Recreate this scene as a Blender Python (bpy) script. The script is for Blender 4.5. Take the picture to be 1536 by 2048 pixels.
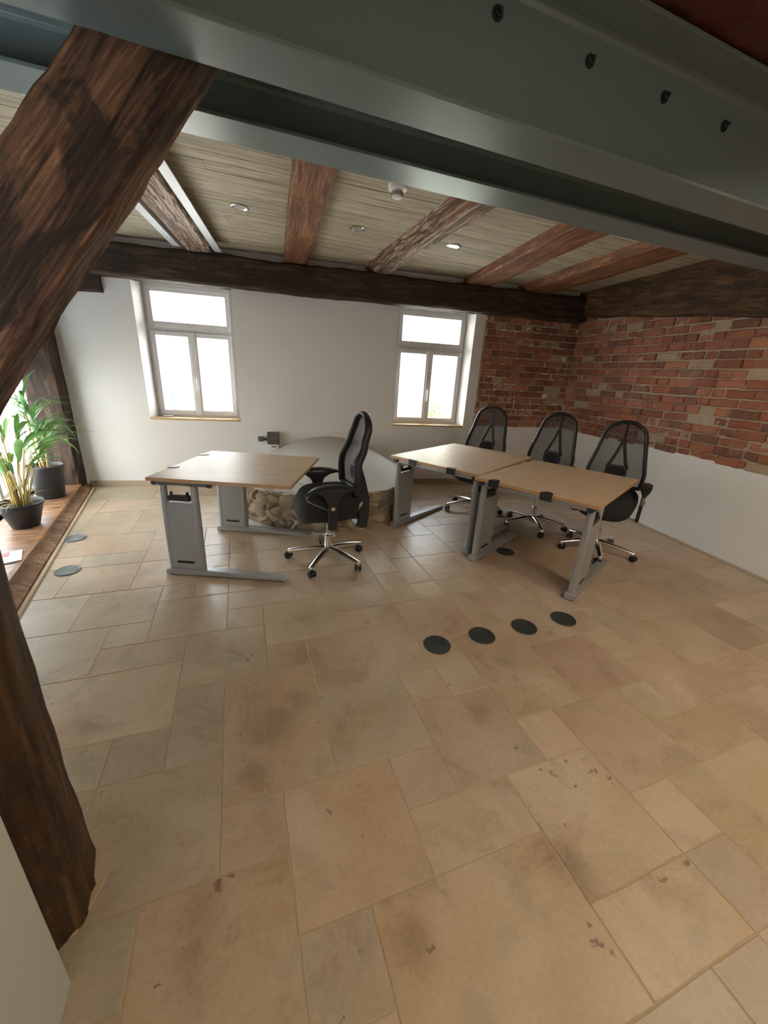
import bpy, bmesh, math, random
from math import sin, cos, pi, radians, hypot, sqrt
from mathutils import Vector, Matrix, noise

# ------------------------------------------------------------------ clear
for o in list(bpy.data.objects):
    bpy.data.objects.remove(o, do_unlink=True)
scene = bpy.context.scene
COL = scene.collection
random.seed(7)

# ------------------------------------------------------------------ camera
H = 1.45
PITCH, ROLL, YAW, FPX = .3461, .0586, .3663, 766.2
_F = Vector((sin(YAW)*cos(PITCH), cos(YAW)*cos(PITCH), -sin(PITCH)))
_R = Vector((cos(YAW), -sin(YAW), 0))
_U = _R.cross(_F)
_R2 = _R*cos(ROLL) + _U*sin(ROLL)
_U2 = -_R*sin(ROLL) + _U*cos(ROLL)
cam_data = bpy.data.cameras.new('camera')
cam = bpy.data.objects.new('camera', cam_data)
COL.objects.link(cam)
cam.matrix_world = Matrix(((_R2.x, _U2.x, -_F.x, 0), (_R2.y, _U2.y, -_F.y, 0), (_R2.z, _U2.z, -_F.z, H), (0, 0, 0, 1)))
cam_data.sensor_fit = 'HORIZONTAL'
cam_data.sensor_width = 36
cam_data.lens = 36*FPX/1536
cam_data.clip_start = .02
scene.camera = cam

# ------------------------------------------------------------------ exposure, world, lights
scene.view_settings.view_transform = 'Standard'
scene.view_settings.look = 'None'
scene.view_settings.gamma = 1
scene.view_settings.exposure = 0.0
scene.view_settings.use_curve_mapping = False
EXPOSURE = 0.34
scene.view_settings.exposure = EXPOSURE

world = bpy.data.worlds.new('sky')
scene.world = world
world.use_nodes = True
wn = world.node_tree
wn.nodes.clear()
wo = wn.nodes.new('ShaderNodeOutputWorld')
wb = wn.nodes.new('ShaderNodeBackground')
wb.inputs['Color'].default_value = (.80, .90, 1.0, 1)
wb.inputs['Strength'].default_value = 15.0
wn.links.new(wb.outputs[0], wo.inputs[0])

def sun(rot, strength, color, angle=.03):
    d = bpy.data.lights.new('sun', 'SUN'); d.energy = strength; d.color = color; d.angle = angle
    o = bpy.data.objects.new('sun', d); COL.objects.link(o); o.rotation_euler = rot; return o
sun((radians(48), 0, radians(12)), 12, (1, .95, .85))

def area(name, loc, direction, sx, sy, energy, color, portal=False):
    d = bpy.data.lights.new(name, 'AREA'); d.shape = 'RECTANGLE'; d.size = sx; d.size_y = sy
    d.energy = energy; d.color = color
    o = bpy.data.objects.new(name, d); COL.objects.link(o); o.location = loc
    o.rotation_euler = Vector(direction).to_track_quat('-Z', 'Y').to_euler()
    if portal: d.cycles.is_portal = True
    return o
# added warm fill from unseen area lights behind and beside the camera
area('warm_fill_light', (1.3, -.9, 2.5), (0, .12, -1), 1.6, 1.0, 24, (1, .88, .72))
area('warm_fill_light', (2.6, .35, 2.45), (.25, .05, -1), .6, .4, 14, (1, .84, .62))

# room frame: back wall line and right wall line
WA = Vector((-1.739, 5.300, 0)); WU = Vector((.99321, -.11630, 0)); WN = Vector((.11630, .99321, 0))
RC = WA + WU*6.25                                   # right back corner
RU = Vector((-.1292, -.9916, 0)); RN = Vector((.9916, -.1292, 0))   # along the right wall towards the camera; outward normal
LU = Vector((.0674, -.9977, 0)).normalized()        # left glazing line, towards the camera
LN = Vector((-.9977, -.0674, 0)).normalized()
LA = Vector((-2.08, 5.30, 0))
ZC = 2.6                                            # ceiling

def wp(u, d, z): return WA + WU*u + WN*d + Vector((0, 0, z))
def rp(u, d, z): return RC + RU*u + RN*d + Vector((0, 0, z))
def lp(u, d, z): return LA + LU*u + LN*d + Vector((0, 0, z))

area('window_portal', wp(1.27, .34, 1.52), -WN, 1.0, 1.5, 1, (1, 1, 1), True)
area('window_portal', wp(4.19, .34, 1.52), -WN, 1.0, 1.5, 1, (1, 1, 1), True)
area('window_portal', lp(1.25, .12, .7), -LN, 2.1, 1.1, 1, (1, 1, 1), True)

# ------------------------------------------------------------------ material helpers
def srgb(r, g, b):
    f = lambda c: ((c/255+.055)/1.055)**2.4 if c/255 > .04045 else c/255/12.92
    return (f(r), f(g), f(b), 1)

class NT:
    def __init__(s, name):
        s.m = bpy.data.materials.new(name); s.m.use_nodes = True
        s.t = s.m.node_tree; s.t.nodes.clear()
        s.out = s.t.nodes.new('ShaderNodeOutputMaterial')
        s.b = s.t.nodes.new('ShaderNodeBsdfPrincipled')
        s.t.links.new(s.b.outputs[0], s.out.inputs[0])
    def n(s, kind, **kw):
        nd = s.t.nodes.new('ShaderNode'+kind)
        for k, v in kw.items():
            if hasattr(nd, k): setattr(nd, k, v)
        return nd
    def l(s, a, b): s.t.links.new(a, b)
    def obj(s, scale=(1, 1, 1), rot=(0, 0, 0), world=False):
        tc = s.n('TexCoord'); mp = s.n('Mapping')
        if world:
            g = s.n('NewGeometry'); s.l(g.outputs['Position'], mp.inputs[0])
        else:
            s.l(tc.outputs['Object'], mp.inputs[0])
        mp.inputs['Scale'].default_value = scale; mp.inputs['Rotation'].default_value = rot
        return mp.outputs[0]
    def noise(s, vec, scale, detail=4, rough=.55, dist=0):
        n = s.n('TexNoise'); s.l(vec, n.inputs['Vector'])
        n.inputs['Scale'].default_value = scale; n.inputs['Detail'].default_value = detail
        n.inputs['Roughness'].default_value = rough; n.inputs['Distortion'].default_value = dist
        return n.outputs['Fac']
    def ramp(s, fac, stops):
        r = s.n('ValToRGB'); s.l(fac, r.inputs[0]); e = r.color_ramp.elements
        while len(e) < len(stops): e.new(.5)
        for i, (p, c) in enumerate(stops):
            e[i].position = p; e[i].color = c if len(c) == 4 else (*c, 1)
        return r.outputs[0]
    def mix(s, fac, a, b, mode='MIX'):
        m = s.n('Mix'); m.data_type = 'RGBA'; m.blend_type = mode
        for i, v in ((0, fac), (6, a), (7, b)):
            if isinstance(v, (int, float)): m.inputs[i].default_value = v
            elif isinstance(v, tuple): m.inputs[i].default_value = v
            else: s.l(v, m.inputs[i])
        return m.outputs[2]
    def bump(s, h, strength=.3, dist=.01, prev=None):
        b = s.n('Bump'); s.l(h, b.inputs['Height']); b.inputs['Strength'].default_value = strength
        b.inputs['Distance'].default_value = dist
        if prev is not None: s.l(prev, b.inputs['Normal'])
        return b.outputs[0]
    def done(s, color=None, rough=None, metal=0, normal=None, spec=None):
        for k, v in (('Base Color', color), ('Roughness', rough), ('Metallic', metal), ('Normal', normal), ('Specular IOR Level', spec)):
            if v is None: continue
            if isinstance(v, (int, float, tuple)): s.b.inputs[k].default_value = v
            else: s.l(v, s.b.inputs[k])
        return s.m

def simple(name, col, rough=.5, metal=0, bump=0, bscale=200, vary=0, spec=None):
    t = NT(name); v = t.obj(); c = col; nm = None
    if vary:
        f = t.noise(v, bscale*.15, 3)
        c = t.mix(f, tuple(x*(1-vary) for x in col[:3])+(1,), tuple(min(1, x*(1+vary)) for x in col[:3])+(1,))
    if bump: nm = t.bump(t.noise(v, bscale, 3), bump, .002)
    return t.done(c, rough, metal, nm, spec)

def wood_mat(name, dark, mid, light, patch, grain=1.0, rough=.7, amount=.5, streak=None, mottled=.5, sth=.58):
    t = NT(name)
    v = t.obj((1.2, 14*grain, 14*grain)); v2 = t.obj((1, 1, 1)); v3 = t.obj((2.2, 60, 60))
    g = t.noise(v, 2.2, 6, .62, .6)
    c = t.ramp(g, [(.30, dark), (.52, mid), (.72, light)])
    p = t.noise(t.obj((.8, 2.2, 2.2)), 3.0, 5, .65, .4)
    pf = t.ramp(p, [(mottled-.03, (0, 0, 0)), (mottled+.05, (1, 1, 1))])
    c = t.mix(pf, c, t.mix(.75, c, patch))
    fine = t.noise(v3, 2.0, 3, .6)
    c = t.mix(t.ramp(fine, [(.35, (0, 0, 0)), (.62, (1, 1, 1))]), t.mix(.45, c, (0.012, .008, .006, 1)), c)
    if streak:
        w = t.noise(t.obj((1.6, 22, 22)), 1.3, 5, .6, 1.6)
        c = t.mix(t.ramp(w, [(sth, (0, 0, 0)), (sth+.08, (amount, amount, amount))]), c, streak)
    b = t.bump(g, .55, .012); b = t.bump(fine, .35, .004, b)
    b = t.bump(t.noise(v2, 14, 4), .3, .01, b)
    return t.done(c, rough, 0, b, .35)

# palette
M = {}
M['brace'] = wood_mat('old_brown_timber', srgb(48, 35, 28), srgb(124, 92, 72), srgb(176, 132, 100), srgb(40, 37, 35), 1.8, .9, .25, srgb(150, 112, 84), .48)
M['post'] = wood_mat('dark_oiled_timber', srgb(46, 30, 18), srgb(92, 66, 42), srgb(124, 94, 60), srgb(54, 40, 28), 1, .6, .5)
M['joist'] = wood_mat('weathered_joist_timber', srgb(62, 44, 34), srgb(134, 98, 74), srgb(176, 136, 106), srgb(96, 74, 60), 1, .75, .85, srgb(206, 182, 160), .52, .50)
M['joist_red'] = wood_mat('red_brown_joist_timber', srgb(62, 38, 24), srgb(158, 106, 68), srgb(196, 142, 98), srgb(120, 78, 52), 1, .7, .35, srgb(180, 150, 120), .5)
M['plate'] = wood_mat('wall_plate_timber', srgb(36, 27, 21), srgb(78, 60, 48), srgb(110, 88, 68), srgb(52, 42, 36), .8, .8)
M['rightbeam'] = wood_mat('rough_brown_timber', srgb(44, 30, 20), srgb(100, 72, 48), srgb(150, 112, 74), srgb(62, 48, 36), .8, .8, .3, srgb(150, 110, 70))
M['sill'] = wood_mat('reddish_sill_timber', srgb(104, 70, 50), srgb(176, 136, 106), srgb(200, 162, 132), srgb(150, 108, 82), .8, .24)
M['sill_edge'] = wood_mat('orange_sill_edge', srgb(120, 80, 48), srgb(176, 128, 84), srgb(200, 152, 106), srgb(140, 98, 62), .8, .4)
M['steel'] = simple('grey_green_painted_steel', (.150, .190, .188, 1), .33, 0, .15, 260, .06, .6)
M['steel_light'] = simple('pale_painted_steel', (.48, .50, .49, 1), .42, 0, .15, 260, .05)
M['bolt'] = simple('dark_steel_bolt', (.03, .035, .04, 1), .5, .4)
M['dark'] = simple('black_rubber', (.015, .015, .016, 1), .6)

def plaster(name, col, amp=.25):
    t = NT(name); v = t.obj(world=True)
    n1 = t.noise(v, 1.3, 4, .5); n2 = t.noise(v, 9, 5, .6)
    c = t.mix(n1, tuple(x*.95 for x in col[:3])+(1,), tuple(min(1, x*1.03) for x in col[:3])+(1,))
    b = t.bump(n2, amp, .012); b = t.bump(t.noise(v, 120, 2), .12, .003, b)
    return t.done(c, .85, 0, b)
M['plaster'] = plaster('white_lime_plaster', (.80, .775, .745, 1))
M['plaster_right'] = plaster('rough_white_plaster', (.82, .81, .79, 1), .35)
M['hood'] = plaster('smooth_grey_plaster', (.60, .575, .52, 1), .1)
M['hood_edge'] = plaster('pale_plaster_edge', (.78, .76, .73, 1), .2)

MARKS = [(-.148, .792, .020), (-.122, .800, .014), (1.072, .760, .014), (1.154, .780, .010), (1.222, .717, .015), (1.245, .712, .012), (1.275, .681, .016), (1.271, .655, .011), (1.243, .768, .010),
         (1.120, .693, .010), (1.044, .777, .009), (1.115, .385, .014), (1.150, .372, .013), (1.168, .374, .010), (1.277, .384, .012), (1.247, .404, .009), (.833, .328, .015), (.858, .302, .012), (.838, .367, .010),
         (.687, .940, .008), (.894, 1.286, .012), (1.716, 1.485, .014), (-.047, 1.746, .016), (2.737, 1.418, .015), (-.03, 1.79, .010), (.39, .47, .012)]
STAINS = [(.043, 1.292, .17), (-.198, .747, .10), (-.21, .66, .07), (.880, .517, .11), (.35, .50, .09), (-.05, 1.11, .10), (.95, 1.10, .10), (.16, 1.42, .09)]
def floor_mat():
    t = NT('limestone_tiles')
    at_ = t.n('Attribute'); at_.attribute_name = 'tint'
    idn = t.n('Attribute'); idn.attribute_name = 'tid'
    g = t.n('NewGeometry'); add = t.n('VectorMath'); add.operation = 'ADD'
    t.l(g.outputs['Position'], add.inputs[0]); t.l(idn.outputs['Vector'], add.inputs[1])
    v = add.outputs[0]
    c = at_.outputs['Color']
    cloud = t.noise(v, 2.6, 5, .6, .5)
    c = t.mix(t.ramp(cloud, [(.3, (0, 0, 0)), (.7, (1, 1, 1))]), t.mix(.30, c, srgb(156, 124, 94)), t.mix(.42, c, srgb(222, 206, 182)))
    st = t.noise(v, 3.3, 6, .68, .8)
    c = t.mix(t.ramp(st, [(.54, (0, 0, 0)), (.72, (.5, .5, .5))]), c, srgb(140, 104, 74))
    st2 = t.noise(v, 4.6, 5, .6, .3)
    c = t.mix(t.ramp(st2, [(.55, (0, 0, 0)), (.70, (.45, .45, .45))]), c, srgb(150, 146, 124))
    # pits and veins: dark natural marks with a pale rim
    pn = t.noise(v, 14, 5, .7, 1.2)
    pit = t.ramp(pn, [(.645, (0, 0, 0)), (.67, (1, 1, 1)), (.70, (1, 1, 1)), (.72, (.1, .1, .1))])
    zone = t.ramp(t.noise(v, 2.1, 2), [(.54, (0, 0, 0)), (.6, (1, 1, 1))])
    pitz = t.mix(1.0, pit, zone, 'MULTIPLY')
    c = t.mix(pitz, c, t.mix(.7, c, srgb(104, 72, 48)))
    # individual stains and fossil marks of single slabs: (x, y, radius, ring?)
    wv = t.n('TexNoise'); t.l(g.outputs['Position'], wv.inputs['Vector']); wv.inputs['Scale'].default_value = 24; wv.inputs['Detail'].default_value = 4
    sub = t.n('VectorMath'); sub.operation = 'SUBTRACT'; t.l(wv.outputs['Color'], sub.inputs[0]); sub.inputs[1].default_value = (.5, .5, .5)
    scl = t.n('VectorMath'); scl.operation = 'SCALE'; t.l(sub.outputs[0], scl.inputs[0]); scl.inputs['Scale'].default_value = .06
    pw = t.n('VectorMath'); pw.operation = 'ADD'; t.l(g.outputs['Position'], pw.inputs[0]); t.l(scl.outputs[0], pw.inputs[1])
    def marks(lst, soft):
        acc = None
        for x_, y_, r_ in lst:
            d_ = t.n('VectorMath'); d_.operation = 'DISTANCE'; t.l(pw.outputs[0], d_.inputs[0]); d_.inputs[1].default_value = (x_, y_, 0)
            m_ = t.n('MapRange'); m_.interpolation_type = 'SMOOTHSTEP'; t.l(d_.outputs['Value'], m_.inputs[0])
            m_.inputs[1].default_value = r_; m_.inputs[2].default_value = r_*soft; m_.inputs[3].default_value = 0; m_.inputs[4].default_value = 1
            if acc is None: acc = m_.outputs[0]
            else:
                a_ = t.n('Math'); a_.operation = 'MAXIMUM'; t.l(acc, a_.inputs[0]); t.l(m_.outputs[0], a_.inputs[1]); acc = a_.outputs[0]
        return acc
    mk = marks(MARKS, .55); st3 = marks(STAINS, .1)
    hole = t.ramp(t.noise(g.outputs['Position'], 55, 2), [(.42, (.25, .25, .25)), (.52, (1, 1, 1))])
    c = t.mix(t.mix(1.0, t.mix(1.0, mk, hole, 'MULTIPLY'), (.8, .8, .8, 1), 'MULTIPLY'), c, srgb(104, 72, 50))
    c = t.mix(t.mix(1.0, st3, (.42, .42, .42, 1), 'MULTIPLY'), c, srgb(128, 90, 58))
    fine = t.noise(v, 60, 4, .6)
    c = t.mix(.12, c, t.ramp(fine, [(.3, (.25, .2, .16)), (.7, (.8, .74, .66))]))
    r = t.n('MapRange'); t.l(cloud, r.inputs[0]); r.inputs[3].default_value = .30; r.inputs[4].default_value = .52
    b = t.bump(cloud, .25, .02); b = t.bump(t.noise(v, 11, 5, .6, .6), .22, .008, b); b = t.bump(fine, .12, .002, b)
    b = t.bump(pitz, .5, -.003, b)
    return t.done(c, r.outputs[0], 0, b, .5)
M['floor'] = floor_mat()
M['grout'] = simple('sandy_grout', srgb(196, 172, 136), .9, 0, .4, 90, .1)

def brick_mat():
    t = NT('old_red_brick')
    a = t.n('Attribute'); a.attribute_name = 'tint'; v = t.obj(world=True)
    n1 = t.noise(v, 22, 5, .65)
    c = t.mix(t.ramp(n1, [(.35, (0, 0, 0)), (.75, (1, 1, 1))]), a.outputs['Color'], t.mix(.4, a.outputs['Color'], srgb(176, 130, 104)))
    c = t.mix(t.ramp(t.noise(v, 8, 5, .7), [(.30, (.6, .6, .6)), (.45, (0, 0, 0))]), c, srgb(74, 50, 44))
    dust = t.noise(v, 3.2, 5, .7, .5)
    c = t.mix(t.ramp(dust, [(.55, (0, 0, 0)), (.78, (.7, .7, .7))]), c, srgb(168, 146, 126))
    b = t.bump(n1, .6, .012); b = t.bump(t.noise(v, 90, 4), .35, .004, b)
    return t.done(c, .92, 0, b, .2)
M['brick'] = brick_mat()
M['mortar'] = simple('pale_lime_mortar', srgb(176, 158, 136), .95, 0, .9, 60, .2)

def plank_mat():
    t = NT('bleached_ceiling_boards')
    v = t.obj((1.1, 26, 1), world=True)
    g = t.noise(v, 1.6, 6, .7, .4)
    a = t.n('Attribute'); a.attribute_name = 'tint'
    c = t.ramp(g, [(.30, srgb(128, 117, 96)), (.5, srgb(184, 171, 146)), (.72, srgb(214, 202, 178))])
    c = t.mix(.55, c, a.outputs['Color'], 'MULTIPLY')
    f = t.noise(t.obj((2, 90, 1), world=True), 2, 3, .6)
    c = t.mix(t.ramp(f, [(.36, (1, 1, 1)), (.5, (0, 0, 0))]), c, t.mix(.35, c, srgb(70, 60, 44)))
    return t.done(c, .8, 0, t.bump(g, .3, .006))
M['plank'] = plank_mat()
M['gap'] = simple('dark_board_gap', srgb(40, 34, 26), .9)

def laminate():
    t = NT('beech_laminate'); v = t.obj((1, 9, 9))
    g = t.noise(v, 3, 5, .6, .3)
    c = t.ramp(g, [(.3, srgb(196, 166, 132)), (.7, srgb(214, 186, 152))])
    return t.done(c, .46, 0, None, .45)
M['laminate'] = laminate()
M['lam_edge'] = simple('beech_edge_band', srgb(190, 148, 104), .45, 0, 0, 30, .08)
M['silver'] = simple('silver_grey_powder_coat', (.36, .36, .365, 1), .42, .25, .05, 300, .03)
M['silver_dark'] = simple('dark_grey_powder_coat', (.16, .165, .18, 1), .42, .3)  # darker grey for support arms, vents and the socket slot
M['chrome'] = simple('polished_aluminium', (.72, .71, .69, 1), .16, 1)
M['alu'] = simple('brushed_aluminium', (.55, .54, .50, 1), .35, .8)
M['plastic'] = simple('black_plastic', (.018, .019, .020, 1), .42, 0, .1, 400)
M['fabric'] = simple('black_seat_fabric', (.020, .021, .022, 1), .85, 0, .5, 600, .15)
M['caster'] = simple('black_caster_plastic', (.016, .016, .017, 1), .35)
M['navy'] = simple('dark_blue_grey_steel', (.035, .045, .065, 1), .4, .1)
M['cover'] = simple('charcoal_floor_socket_cover', (.040, .043, .042, 1), .55, 0, .5, 300, .25)
M['cover_grey'] = simple('grey_floor_socket_cover', (.19, .195, .185, 1), .5, 0, .5, 200, .25)
M['white'] = simple('white_plastic', (.78, .77, .74, 1), .4)
M['winframe'] = simple('white_painted_window_wood', (.70, .68, .67, 1), .4, 0, .05, 50, .02)
M['winboard'] = wood_mat('pale_larch_window_board', srgb(190, 150, 96), srgb(222, 184, 130), srgb(236, 204, 156), srgb(210, 170, 116), .5, .35)
M['whitepanel'] = simple('white_painted_panel', (.60, .62, .56, 1), .5, 0, .08, 300, .02)
M['skirt'] = simple('beige_stone_skirting', srgb(176, 158, 134), .6, 0, .4, 40, .12)
M['pot'] = simple('black_plastic_pot', (.016, .018, .020, 1), .38, 0, .1, 80, .1)
M['soil'] = simple('potting_soil', (.03, .018, .01, 1), .95, 0, .8, 120, .3)
M['leaf'] = simple('green_leaf', (.17, .36, .08, 1), .42, 0, 0, 40, .3)
M['leaf2'] = simple('dark_green_leaf', (.11, .27, .08, 1), .42, 0, 0, 40, .3)
M['stem'] = simple('yellow_green_stem', (.50, .38, .12, 1), .5, 0, 0, 60, .25)
M['facade'] = simple('cream_render', (.86, .82, .72, 1), .9, 0, .2, 20, .03)
M['facade_y'] = simple('yellow_render', (.78, .72, .48, 1), .9, 0, .2, 20, .03)
M['street'] = simple('pale_paving', (.55, .53, .50, 1), .9, 0, .2, 20, .05)
M['shutter'] = simple('orange_brown_shutter', (.45, .24, .12, 1), .6)
M['carblue'] = simple('blue_grey_gate', (.10, .18, .32, 1), .4)
M['brown_box'] = simple('brown_plastic_housing', (.10, .075, .07, 1), .5)
M['red'] = simple('red_print', (.5, .03, .03, 1), .5)
M['cable'] = simple('black_cable', (.01, .01, .01, 1), .5)
def stone_mat():
    t = NT('rubble_stone'); a = t.n('Attribute'); a.attribute_name = 'tint'; v = t.obj(world=True)
    n1 = t.noise(v, 18, 5, .65)
    c = t.mix(n1, t.mix(.35, a.outputs['Color'], srgb(90, 74, 56)), t.mix(.2, a.outputs['Color'], srgb(225, 210, 185)))
    return t.done(c, .9, 0, t.bump(n1, .6, .015))
M['stone'] = stone_mat()

def glass_mat():
    t = NT('window_glass'); t.t.nodes.remove(t.b)
    tr = t.n('BsdfTransparent'); gl = t.n('BsdfGlossy'); gl.inputs['Roughness'].default_value = .02
    fr = t.n('Fresnel'); fr.inputs[0].default_value = 1.45; mx = t.n('MixShader')
    ge = t.n('NewGeometry'); inv_ = t.n('Math'); inv_.operation = 'SUBTRACT'; inv_.inputs[0].default_value = 1; t.l(ge.outputs['Backfacing'], inv_.inputs[1])
    mu = t.n('Math'); mu.operation = 'MULTIPLY'; t.l(fr.outputs[0], mu.inputs[0]); t.l(inv_.outputs[0], mu.inputs[1])
    t.l(mu.outputs[0], mx.inputs[0]); t.l(tr.outputs[0], mx.inputs[1]); t.l(gl.outputs[0], mx.inputs[2]); t.l(mx.outputs[0], t.out.inputs[0])
    return t.m
M['glass'] = glass_mat()
def mesh_mat():
    t = NT('black_mesh_fabric'); tr = t.n('BsdfTransparent'); mx = t.n('MixShader')
    t.b.inputs['Base Color'].default_value = (.03, .032, .036, 1); t.b.inputs['Roughness'].default_value = .7
    v = t.obj((1, 1, 1)); w = t.noise(v, 260, 1)
    f = t.n('MapRange'); t.l(w, f.inputs[0]); f.inputs[1].default_value = .3; f.inputs[2].default_value = .7
    f.inputs[3].default_value = .52; f.inputs[4].default_value = .76
    t.l(f.outputs[0], mx.inputs[0]); t.l(tr.outputs[0], mx.inputs[1]); t.l(t.b.outputs[0], mx.inputs[2]); t.l(mx.outputs[0], t.out.inputs[0])
    return t.m
M['mesh'] = mesh_mat()

# ------------------------------------------------------------------ mesh helpers
def link(name, me, mat, parent=None, smooth=False, M4=None):
    o = bpy.data.objects.new(name, me); COL.objects.link(o)
    for m in (mat if isinstance(mat, (list, tuple)) else [mat]): me.materials.append(m)
    if smooth:
        for p in me.polygons: p.use_smooth = True
    if M4 is not None: o.matrix_world = M4
    if parent is not None: o.parent = parent
    return o
def fin(name, bm, mat, parent=None, smooth=False, M4=None, bevel=0, seg=2):
    bmesh.ops.recalc_face_normals(bm, faces=bm.faces)
    me = bpy.data.meshes.new(name); bm.to_mesh(me); bm.free()
    o = link(name, me, mat, parent, smooth, M4)
    if bevel:
        md = o.modifiers.new('bevel', 'BEVEL'); md.width = bevel; md.segments = seg; md.limit_method = 'ANGLE'
    if smooth and hasattr(me, 'set_sharp_from_angle'): me.set_sharp_from_angle(angle=radians(40))
    return o
def tag(o, label=None, cat=None, group=None, kind=None):
    if label: o['label'] = label
    if cat: o['category'] = cat
    if group: o['group'] = group
    if kind: o['kind'] = kind
    return o
def empty(name, loc, rz=0, **kw):
    o = bpy.data.objects.new(name, None); COL.objects.link(o); o.location = loc; o.rotation_euler = (0, 0, rz)
    o.empty_display_size = .1
    return tag(o, **kw)
def struct(name, bm, mat, **kw):
    o = fin(name, bm, mat, **kw); o['kind'] = 'structure'; return o

def box(bm, x0, y0, z0, x1, y1, z1, T=None):
    vs = [Vector((x, y, z)) for z in (z0, z1) for y in (y0, y1) for x in (x0, x1)]
    if T is not None: vs = [T @ v for v in vs]
    b = [bm.verts.new(v) for v in vs]
    fs = [(0, 1, 3, 2), (4, 6, 7, 5), (0, 4, 5, 1), (2, 3, 7, 6), (0, 2, 6, 4), (1, 5, 7, 3)]
    return [bm.faces.new([b[i] for i in f]) for f in fs]
def prism(bm, pts, z0, z1):
    lo = [bm.verts.new((p[0], p[1], z0)) for p in pts]; hi = [bm.verts.new((p[0], p[1], z1)) for p in pts]
    n = len(pts); bm.faces.new(lo[::-1]); bm.faces.new(hi)
    for i in range(n): bm.faces.new((lo[i], lo[(i+1) % n], hi[(i+1) % n], hi[i]))
def hexa(bm, a, b):          # two rings of 4 points
    A = [bm.verts.new(p) for p in a]; B = [bm.verts.new(p) for p in b]
    bm.faces.new(A[::-1]); bm.faces.new(B)
    for i in range(4): bm.faces.new((A[i], A[(i+1) % 4], B[(i+1) % 4], B[i]))
def lathe(bm, prof, seg=24, T=None, cap=True):
    rings = []
    for r, z in prof:
        ring = []
        for k in range(seg):
            p = Vector((r*cos(2*pi*k/seg), r*sin(2*pi*k/seg), z))
            ring.append(bm.verts.new(T @ p if T is not None else p))
        rings.append(ring)
    for a, b in zip(rings, rings[1:]):
        for k in range(seg): bm.faces.new((a[k], a[(k+1) % seg], b[(k+1) % seg], b[k]))
    if cap:
        bm.faces.new(rings[0][::-1]); bm.faces.new(rings[-1])
def tube(bm, pts, rad, seg=10, flat=1.0, closed=False, up=Vector((0, 0, 1)), cap=True):
    """sweep an ellipse (rad along the in-plane normal, rad*flat along the binormal)"""
    pts = [Vector(p) for p in pts]; n = len(pts); rings = []
    for i, p in enumerate(pts):
        a = pts[(i-1) % n] if (closed or i > 0) else p; b = pts[(i+1) % n] if (closed or i < n-1) else p
        t = (b-a).normalized(); s = t.cross(up)
        if s.length < 1e-4: s = t.cross(Vector((0, 1, 0)))
        s.normalize(); w = s.cross(t).normalized()
        r = rad[i] if isinstance(rad, (list, tuple)) else rad
        f = flat[i] if isinstance(flat, (list, tuple)) else flat
        rings.append([bm.verts.new(p + s*(r*cos(2*pi*k/seg)) + w*(r*f*sin(2*pi*k/seg))) for k in range(seg)])
    m = n if closed else n-1
    for i in range(m):
        a, b = rings[i], rings[(i+1) % n]
        for k in range(seg): bm.faces.new((a[k], a[(k+1) % seg], b[(k+1) % seg], b[k]))
    if not closed and cap: bm.faces.new(rings[0][::-1]); bm.faces.new(rings[-1])
def axis_T(p0, p1, roll=0.0, up=Vector((0, 0, 1))):
    p0, p1 = Vector(p0), Vector(p1); x = (p1-p0).normalized(); y = up.cross(x)
    if y.length < 1e-4: y = Vector((0, 1, 0))
    y.normalize(); z = x.cross(y)
    if roll:
        y, z = y*cos(roll)+z*sin(roll), -y*sin(roll)+z*cos(roll)
    return Matrix(((x.x, y.x, z.x, p0.x), (x.y, y.y, z.y, p0.y), (x.z, y.z, z.z, p0.z), (0, 0, 0, 1)))
def timber(name, p0, p1, w, h, mat, parent=None, amp=.010, wane=.12, seed=0, up=Vector((0, 0, 1)), ext=0, botw=1.0, tz=0, kind=None):
    """hewn beam with local X along its length, irregular faces and chipped arrises"""
    L = (Vector(p1)-Vector(p0)).length; T = axis_T(p0, p1, 0, up)
    nx = max(12, int(L/.05)); per = 9; bm = bmesh.new(); rings = []
    prof = []
    c = wane*min(w, h)
    def side(a, b, n): return [(a[0]+(b[0]-a[0])*i/n, a[1]+(b[1]-a[1])*i/n) for i in range(n)]
    wb = w*botw
    P = [(-wb/2+c, -h/2), (wb/2-c, -h/2), (wb/2, -h/2+c), (w/2, h/2-c), (w/2-c, h/2), (-w/2+c, h/2), (-w/2, h/2-c), (-wb/2, -h/2+c)]
    for i in range(8): prof += side(P[i], P[(i+1) % 8], 5 if i % 2 == 0 else 2)
    for i in range(nx+1):
        x = L*i/nx; ring = []
        for (y, z) in prof:
            q = Vector((x*1.3+seed*7.1, y*5+seed, z*5)); q2 = Vector((x*7+seed*3.3, y*16, z*16))
            e = (abs(y)/(w/2))**4*(abs(z)/(h/2))**4
            d = noise.noise(q)*amp + noise.noise(q2)*amp*.55
            ch = max(0, noise.noise(Vector((x*9+seed, y*3, z*3))))*amp*2.2*e
            r = 1 + (d-ch)/max(.04, hypot(y, z))
            bow = noise.noise(Vector((x*.5+seed*5, 0, 3)))*amp*1.2
            ring.append(bm.verts.new((x, y*r+bow, z*r+bow*.5)))
        rings.append(ring)
    n = len(prof)
    for a, b in zip(rings, rings[1:]):
        for k in range(n): bm.faces.new((a[k], a[(k+1) % n], b[(k+1) % n], b[k]))
    bm.faces.new(rings[0][::-1]); bm.faces.new(rings[-1])
    return fin(name, bm, mat, parent, True, T if parent is None else T)

def copy_tree(o, parent=None):
    c = o.copy(); COL.objects.link(c)
    if parent is not None:
        c.parent = parent; c.matrix_parent_inverse = o.matrix_parent_inverse.copy()
    for ch in [x for x in bpy.data.objects if x.parent == o]: copy_tree(ch, c)
    return c

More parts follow.
